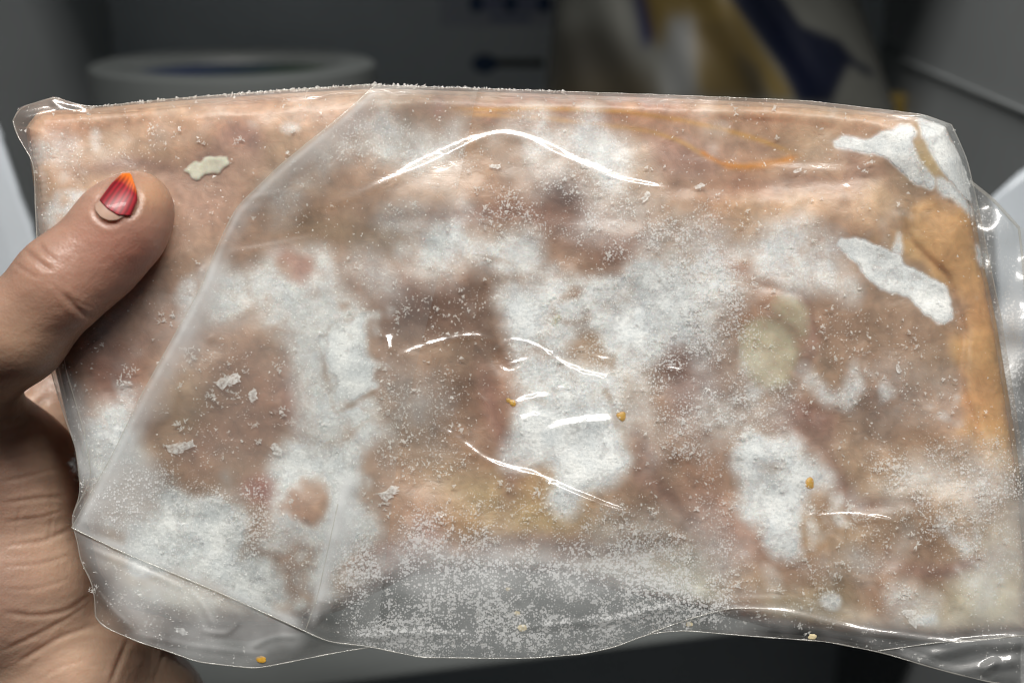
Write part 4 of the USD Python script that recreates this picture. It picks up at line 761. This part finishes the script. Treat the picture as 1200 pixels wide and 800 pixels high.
# loose crystals behind the film (uncountable)
def star(seed):
    g = np.random.default_rng(seed); ms = []
    for k in range(6):
        a = k * np.pi / 3 + g.normal(0, .12); L = g.uniform(.25, 1.0)
        ms.append(spindle(L, g.uniform(.09, .2), .08, a))
        for q in (-1, 1):
            b = spindle(L * .35, .06, .05, a + q * 1.0); b.apply_translation(np.array([math.cos(a), 0, math.sin(a)]) * L * .5); ms.append(b)
    return trimesh.util.concatenate(ms)
def spray(seed):
    g = np.random.default_rng(seed)
    return trimesh.util.concatenate([spindle(g.uniform(.5, 1.1), .14, .1, g.uniform(0, 6.28)) for _ in range(6)])
def crystals(name, field, density, seed, sizes, protos, yfield, dy, weights):
    g = np.random.default_rng(seed)
    N = 170000
    cx_, cy_ = g.uniform(20, 1215, N), g.uniform(110, 795, N)
    keep = g.uniform(0, 1, N) < np.clip(sample(field, cx_, cy_), 0, 2) * density
    # only where there is film
    cover = np.zeros((CH, CW), np.float32); s, k = blob(AT[:9] + BT[1:] + BR[1:] + BB_[::-1][1:-3] + AB[::-1][2:] + AL[::-1][1:-1], .5, 0); cover[s] = k
    keep &= sample(cover, cx_, cy_) > .6
    cx_, cy_ = cx_[keep], cy_[keep]; n = len(cx_)
    pos = W(cx_, cy_, sample(yfield, cx_, cy_) + dy + g.uniform(0, .0003, n))
    sz = np.exp(g.normal(math.log(sizes[0]), sizes[1], n))
    ang, tx, tz = g.uniform(0, 2 * np.pi, n), g.normal(0, .16, n), g.normal(0, .16, n)
    q = np.stack([np.cos(ang / 2), tx * .5, np.sin(ang / 2), tz * .5], 1); q /= np.linalg.norm(q, axis=1, keepdims=True)
    pi = UsdGeom.PointInstancer.Define(stage, numbered(str(bag.GetPath()) + '/' + name))
    pr = []
    for k, m in enumerate(protos):
        m.apply_scale([1, .38, 1])
        pm = usdkit.mesh(stage, f'{pi.GetPath()}/piece_{k:03d}' if k else f'{pi.GetPath()}/piece', m, ICE); pr.append(pm.GetPath())
    pi.CreatePrototypesRel().SetTargets(pr)
    pi.CreateProtoIndicesAttr(Vt.IntArray.FromNumpy(g.choice(len(protos), n, p=weights).astype(np.int32)))
    pi.CreatePositionsAttr(Vt.Vec3fArray.FromNumpy(pos.astype(np.float32)))
    pi.CreateScalesAttr(Vt.Vec3fArray.FromNumpy(np.repeat(sz[:, None], 3, 1).astype(np.float32)))
    pi.CreateOrientationsAttr(Vt.QuathArray([Gf.Quath(float(a), float(b), float(c), float(d)) for a, b, c, d in q]))
    tag(pi, kind='stuff')
    return n
SPF = SP * (1 - .5 * np.clip(F - .6, 0, .4) / .4)
n0_ = crystals('frost_powder', np.clip(GR * .9 + 1.1 * np.clip(F - .12, 0, .5) + .25 * SP, 0, 1.6), .60, 14, (.000105, .40), [lump(s) for s in range(5)], YF, -.00018, [.2] * 5)
n1_ = crystals('ice_grains', SPF, .36, 11, (.000145, .45), [lump(s) for s in range(5)] + [spray(s) for s in range(3)], YF, -.00025, [.15] * 5 + [.25 / 3] * 3)
n2_ = crystals('ice_crystals', SPF * (F < .75), .060, 12, (.00048, .42), [star(s) for s in range(4)] + [spray(20 + s) for s in range(2)], YF, .0001, [.18] * 4 + [.14] * 2)
# fuzz of frost along the top edge of the bag
g = np.random.default_rng(5); fz = []
for k in range(420):
    t = g.uniform(0, 1); x = 100 + t * 560
    yv = np.interp(x, [15, 105, 200, 330, 440, 600, 800], [140, 126, 116, 106, 99, 105, 112])
    m = lump(1000 + k % 12); m.apply_scale(S * np.exp(g.normal(.25, .4))); m.apply_translation(W(x, yv - g.uniform(-1, .6), sample(YA, [x], [yv])[0] + g.uniform(0, .003))); fz.append(m)
obj('edge_frost', trimesh.util.concatenate(fz), ICE, bag, False, kind='stuff')

# ------------------------------------------------------------------ the hand
def J(x, y, d, r): return (W(x, y, d), r)
bones, THUMB = [], []
def bone(a, b, group): group.append((a[0], b[0], a[1], b[1]))
tip, pad, ip, mid, mcp, cmc = J(163, 238, -.0085, .0066), J(143, 262, -.0098, .0089), J(72, 332, -.0105, .0098), J(20, 390, -.008, .0104), J(-60, 455, .004, .0130), J(-160, 640, .034, .0175)
for a, b in ((tip, pad), (pad, ip), (ip, mid), (mid, mcp), (mcp, cmc)): bone(a, b, THUMB)
pads = [J(152, 258, -.0082, .0078), J(120, 302, -.0082, .0088)]
bone(pads[0], pads[1], THUMB)
PALM = []
t1, t2, t3, t4 = J(4, 566, .029, .0165), J(0, 680, .033, .0195), J(72, 785, .041, .0185), J(162, 836, .053, .0150)
w1, w2 = J(-150, 640, .044, .020), J(-120, 860, .052, .022)
for a, b in ((t1, t2), (t2, t3), (t3, t4), (w1, t1), (w1, t2), (w1, w2), (w2, t3), (w2, t4), (t2, w2), (mcp, t1), (cmc, w1)): bone(a, b, PALM)
k1, k2, k3, k4 = J(62, 470, .056, .0105), J(75, 550, .060, .0105), J(90, 640, .062, .0105), J(110, 730, .062, .0100)
for a, b in ((k1, k2), (k2, k3), (k3, k4), (k1, w1), (k2, t2), (k3, t2), (k4, t4), (k4, t3), (k3, w2)): bone(a, b, PALM)
ARM = []
bone(w1, J(-330, 900, .06, .024), ARM); bone(w2, J(-300, 1010, .06, .024), ARM); bone(J(-315, 955, .06, .030), J(-560, 1250, .07, .036), ARM)
FING = []
for (k, pts) in ((k1, [(190, 440), (300, 428), (380, 425)]), (k2, [(220, 530), (345, 522), (440, 518)]), (k3, [(220, 630), (330, 628), (420, 625)]), (k4, [(210, 715), (290, 715), (355, 712)])):
    r0 = .0092 if k is not k4 else .0080
    js = [k] + [J(x, y, .0375 + r0 * (1.10 - .1 * i) + .0012, r0 * (1 - .1 * i)) for i, (x, y) in enumerate(pts)]
    for a, b in zip(js[:-1], js[1:]): bone(a, b, FING)
def smin(a, b, k):
    h_ = np.maximum(k - np.abs(a - b), 0) / k
    return np.minimum(a, b) - h_ * h_ * k * .25
def cone(P_, a, b, ra, rb):
    ba = b - a; t = np.clip(((P_ - a) @ ba) / (ba @ ba), 0, 1).astype(np.float32)
    return np.linalg.norm(P_ - a - t[..., None] * ba, axis=-1) - (ra + (rb - ra) * t)
def sdf(P_):
    d = None
    for grp, k in ((THUMB, .006), (PALM, .010), (FING, .003), (ARM, .014)):
        e = None
        for bn in grp:
            c = cone(P_, *bn); e = c if e is None else smin(e, c, k)
        d = e if d is None else smin(d, e, .007)
    return d
def surface_nets(Sv, origin, hs):
    neg = Sv < 0
    n = np.array(Sv.shape) - 1
    cnt = np.zeros(n, np.int8); acc = np.zeros((*n, 3), np.float32)
    corners = [(i, j, k) for i in (0, 1) for j in (0, 1) for k in (0, 1)]
    def cut(c): return tuple(slice(o, o + m) for o, m in zip(c, n))
    for a in range(3):
        for c in corners:
            if c[a]: continue
            e = list(c); e[a] = 1
            A_, B_ = Sv[cut(c)], Sv[cut(tuple(e))]
            x = (A_ < 0) != (B_ < 0)
            t = A_ / np.where(x, A_ - B_, 1)
            p = np.array(c, np.float32)
            for q in range(3): acc[..., q] += np.where(x, p[q] + (t if q == a else 0), 0)
            cnt += x
    on = cnt > 0; ids = np.full(n, -1, np.int64); ids[on] = np.arange(on.sum())
    base = np.stack(np.nonzero(on), 1)
    v = (base + acc[on] / cnt[on][:, None]) * hs + origin
    faces = []
    for a in range(3):
        b, c = (a + 1) % 3, (a + 2) % 3
        s0 = [slice(1, m) for m in n]; s0[a] = slice(0, n[a]); s1 = list(s0); s1[a] = slice(1, n[a] + 1)
        A_, B_ = neg[tuple(s0)], neg[tuple(s1)]
        loc = np.stack(np.nonzero(A_ != B_), 1) + [0 if q == a else 1 for q in range(3)]
        flip = neg[tuple(loc.T)]
        def at(db, dc):
            p = loc.copy(); p[:, b] -= db; p[:, c] -= dc; return ids[tuple(p.T)]
        q = np.stack([at(1, 1), at(0, 1), at(0, 0), at(1, 0)], 1)
        q = np.where(flip[:, None], q, q[:, ::-1]); faces.append(q)
    q = np.vstack(faces)
    return v, np.vstack([q[:, [0, 1, 2]], q[:, [0, 2, 3]]])
hs = .0011
lo, hi = np.array([-.21, -.026, -.205]), np.array([-.028, .112, .055])
shape = np.ceil((hi - lo) / hs).astype(int)
Sv = np.empty(shape, np.float32)
ax = [lo[k] + np.arange(shape[k]) * hs for k in range(3)]
for i0 in range(0, shape[0], 24):
    X3 = np.stack(np.meshgrid(ax[0][i0:i0 + 24], ax[1], ax[2], indexing='ij'), -1).astype(np.float32)
    Sv[i0:i0 + 24] = sdf(X3)
Sv[0], Sv[-1], Sv[:, 0], Sv[:, -1], Sv[:, :, 0], Sv[:, :, -1] = .01, .01, .01, .01, .01, .01
hv, hf = surface_nets(Sv, lo, hs)
hm = trimesh.Trimesh(hv, hf, process=False)
trimesh.smoothing.filter_taubin(hm, iterations=6)
hv, hf = trimesh.remesh.subdivide(hm.vertices, hm.faces)
hm = trimesh.Trimesh(hv, hf, process=False); trimesh.smoothing.filter_taubin(hm, iterations=4)
# only subdivide again where the hand is in view
cpx = lambda v: (v[:, 0] * D / (D + v[:, 1]) / S + 600, 400 - v[:, 2] * D / (D + v[:, 1]) / S)
hv = np.array(hm.vertices); hn = np.array(hm.vertex_normals)
hx, hy = cpx(hv)
front = np.clip(-hn[:, 1] * 1.6 + .25, 0, 1)
disp = np.zeros(len(hv))
def crease(pts, depth_mm, w, rim=.35):
    p = resample(pts, 24, 1.5); best = np.full(len(hv), 1e9); al_ = np.zeros(len(hv))
    for i in range(23):
        d = p[i + 1] - p[i]; t = np.clip(((hx - p[i, 0]) * d[0] + (hy - p[i, 1]) * d[1]) / (d @ d + 1e-9), 0, 1)
        q = np.hypot(hx - p[i, 0] - t * d[0], hy - p[i, 1] - t * d[1]); al_ = np.where(q < best, (i + t) / 23, al_); best = np.minimum(best, q)
    tp = np.clip(np.minimum(al_, 1 - al_) / .2, 0, 1)
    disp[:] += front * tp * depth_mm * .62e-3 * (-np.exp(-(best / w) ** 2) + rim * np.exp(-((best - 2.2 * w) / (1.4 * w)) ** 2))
thumb_zone = (hv[:, 1] < .012)
for pts, dmm, w in [
    ([(26, 290), (38, 300), (52, 312), (64, 318)], .45, 3.2), ([(44, 282), (54, 296), (66, 306)], .35, 2.6), ([(14, 306), (30, 318), (46, 326)], .25, 2.4), ([(58, 330), (64, 336), (72, 344)], .15, 2),
    ([(72, 340), (86, 358), (104, 372), (118, 372)], .55, 3.4), ([(84, 350), (96, 356), (110, 362)], .2, 2.2),
    ([(0, 492), (24, 488), (44, 474), (58, 462)], .8, 4.0), ([(0, 505), (22, 498), (40, 488)], .35, 3.0), ([(0, 478), (20, 468), (40, 452)], .3, 3)]:
    crease(pts, dmm, w)
for pts, dmm, w in [
    ([(0, 716), (40, 722), (80, 716), (112, 692)], .45, 3.0), ([(0, 764), (50, 740), (92, 716), (112, 700)], .35, 2.6), ([(14, 780), (70, 746), (122, 728)], .40, 2.8), ([(128, 804), (140, 774), (152, 746)], .5, 3), ([(0, 640), (50, 634), (92, 616)], .35, 2.6),
    ([(0, 590), (40, 584), (84, 580)], .3, 2.4), ([(0, 612), (50, 606), (80, 596)], .22, 2.2), ([(0, 664), (50, 660), (88, 648)], .25, 2.4), ([(0, 565), (40, 556), (74, 545)], .22, 2.2), ([(0, 540), (40, 530), (66, 520)], .18, 2.0), ([(0, 690), (44, 690), (86, 676)], .2, 2.2),
    ([(180, 800), (190, 770), (196, 762)], .2, 2.2), ([(40, 800), (70, 780), (104, 772)], .22, 2.2), ([(20, 530), (24, 580), (18, 640)], .12, 2), ([(56, 540), (62, 600), (54, 650)], .12, 2)]:
    crease(pts, dmm, w)
for pts in ([(144, 201), (130, 215), (117, 231), (107, 240)], [(163, 222), (164, 236), (159, 250), (145, 259)], [(107, 240), (114, 257), (127, 265), (146, 258)]): crease(pts, .42, 2.6, .6)
wr_ = meshkit.fbm(np.stack([hx * .018, hy * .085, hv[:, 1] * 60], 1), 3, 3) - .5
disp += front * wr_ * .00028 * np.where(thumb_zone, .35, 1.0) + (meshkit.fbm(hv * 520, 2, 9) - .5) * .00012
hv = hv + hn * disp[:, None]
def near(x, y, r): return np.exp(-(((hx - x) / r) ** 2 + ((hy - y) / r) ** 2))
skin = np.ones((len(hv), 3)) * lin((157, 127, 111))
def tint_at(k, c): global skin; skin = skin * (1 - k[:, None]) + lin(c) * k[:, None]
tint_at(.75 * near(150, 300, 62) * thumb_zone, (180, 126, 110)); tint_at(.5 * near(90, 350, 60) * thumb_zone, (172, 128, 108)); tint_at(.5 * near(180, 225, 26) * thumb_zone, (190, 150, 114)); tint_at(.35 * near(190, 790, 70), (184, 144, 118)); tint_at(.4 * near(20, 400, 60), (162, 132, 104))
palm_ = np.clip((hv[:, 1] - .008) / .012, 0, 1) * np.clip((hy - 440) / 60, 0, 1)
tint_at(.9 * palm_, (200, 166, 142))
skin *= .86
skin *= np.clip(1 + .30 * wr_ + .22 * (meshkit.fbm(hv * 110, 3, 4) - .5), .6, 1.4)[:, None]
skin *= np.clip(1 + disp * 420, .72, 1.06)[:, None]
SKIN = M('skin', {'geo': ('geometry', {}), 'c': attr('albedo'), 'v': ('voronoi_texture', {'scale': 1500.0}), 'n': ('noise_texture', {'scale': 700.0, 'detail': 4.0, 'roughness': 0.6}), 'h': ('math', {'math_type': 'multiply_add', 'value2': 0.5}),
    'b': ('bump', {'strength': 0.25, 'distance': 0.0004}), 'ro': ('map_range', {'from_min': 0.35, 'from_max': 0.65, 'to_min': 0.34, 'to_max': 0.5, 'clamp': True}),
    'p': ('principled_bsdf', {'subsurface_weight': 0.36, 'subsurface_radius': (1.0, 0.35, 0.2), 'subsurface_scale': 0.002, 'specular_ior_level': 0.45})},
    [('geo.position', 'v.vector'), ('geo.position', 'n.vector'), ('v.distance', 'h.value1'), ('n.fac', 'h.value3'), ('h.value', 'b.height'), ('b.normal', 'p.normal'), ('n.fac', 'ro.value'), ('ro.result', 'p.roughness'), ('c.color', 'p.base_color')])
per = thing('person', 'bare hand holding the bag from the left, thumb nail with half grown red paint', 'person', True)
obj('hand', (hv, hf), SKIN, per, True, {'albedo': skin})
# thumb nail: a curved plate lying on the thumb, with the remains of red paint on it
def on_hand(x, y):
    x, y = np.asarray(x, float), np.asarray(y, float)
    d = np.stack([(x - 600) * S, np.full(x.shape, D), (400 - y) * S], -1); d /= np.linalg.norm(d, axis=-1, keepdims=True)
    o = np.array([0, -D, 0.]); t = np.full(x.shape, .300)
    for _ in range(60): t = t + np.clip(sdf(o + d * t[..., None]), -.002, .01) * .8
    return o + d * t[..., None]
def normal_at(p):
    e = 2e-4; n = np.stack([sdf(p + np.eye(3)[k] * e) - sdf(p - np.eye(3)[k] * e) for k in range(3)], -1); return n / np.linalg.norm(n, axis=-1, keepdims=True)
def plate(T, B, L, R_, nu, nv, lift, dome):
    Q = coons(T, B, L, R_, nu, nv, 1); p = on_hand(Q[..., 0], Q[..., 1])
    p = ndi.gaussian_filter(p, (1.2, 1.2, 0), mode='nearest'); n = normal_at(p)
    s, t = np.meshgrid(np.linspace(-1, 1, nu), np.linspace(0, 1, nv))
    up = lift + dome * (1 - s ** 2)
    edge = np.where((np.abs(s) > .97) | (t < .02) | (t > .98), -.0005, 0)
    v = p + n * (up + edge)[..., None]
    return v.reshape(-1, 3), s.ravel(), t.ravel()
# across = left edge -> right edge of the nail; down = tip -> cuticle
NT = [(144, 204), (154, 205), (160, 224)]; NB = [(110, 240), (111, 248), (117, 256), (126, 260), (136, 259), (144, 255)]
NL = [(144, 204), (132, 216), (120, 233), (110, 240)]; NR = [(160, 224), (161, 236), (157, 247), (144, 255)]
nv_, ns, nt = plate(NT, NB, NL, NR, 48, 64, .00018, .0004)
bare = plain('bare_nail', (.42, .26, .20), .3, .06, 500.0, .2)
obj('thumb_nail', (nv_, grid_faces(48, 64)), bare, per, True)
PT, PB = NT, [(116, 236), (126, 247), (138, 254), (153, 254)]
pv, ps, pt_ = plate(NT, PB, [(144, 204), (130, 217), (116, 236)], [(160, 224), (161, 236), (153, 254)], 60, 60, .00042, .0004)
stri = .5 + .5 * np.sin(ps * 22 + 1.5 * meshkit.noise(np.stack([pt_ * 5, ps * 3, ps * 0], 1)))
k = np.clip(pt_ * 3.0 - .05 + .3 * np.clip(ps, 0, 1), 0, 1)[:, None]
pc = (1 - k) * lin((226, 118, 24)) + k * lin((150, 18, 34)); pc = pc * (1 - .55 * (stri[:, None] * np.clip(k * 1.6, .15, 1))); pc = pc * (1 - .3 * np.clip(-ps, 0, 1)[:, None] * k)
obj('nail_paint', (pv, grid_faces(60, 60)), M('nail_paint', {'c': attr('albedo'), 'p': ('principled_bsdf', {'roughness': .42, 'coat_weight': .08})}, [('c.color', 'p.base_color')]), per, True, {'albedo': pc})
print('crystals', n1_, n2_, 'hand verts', len(hv))
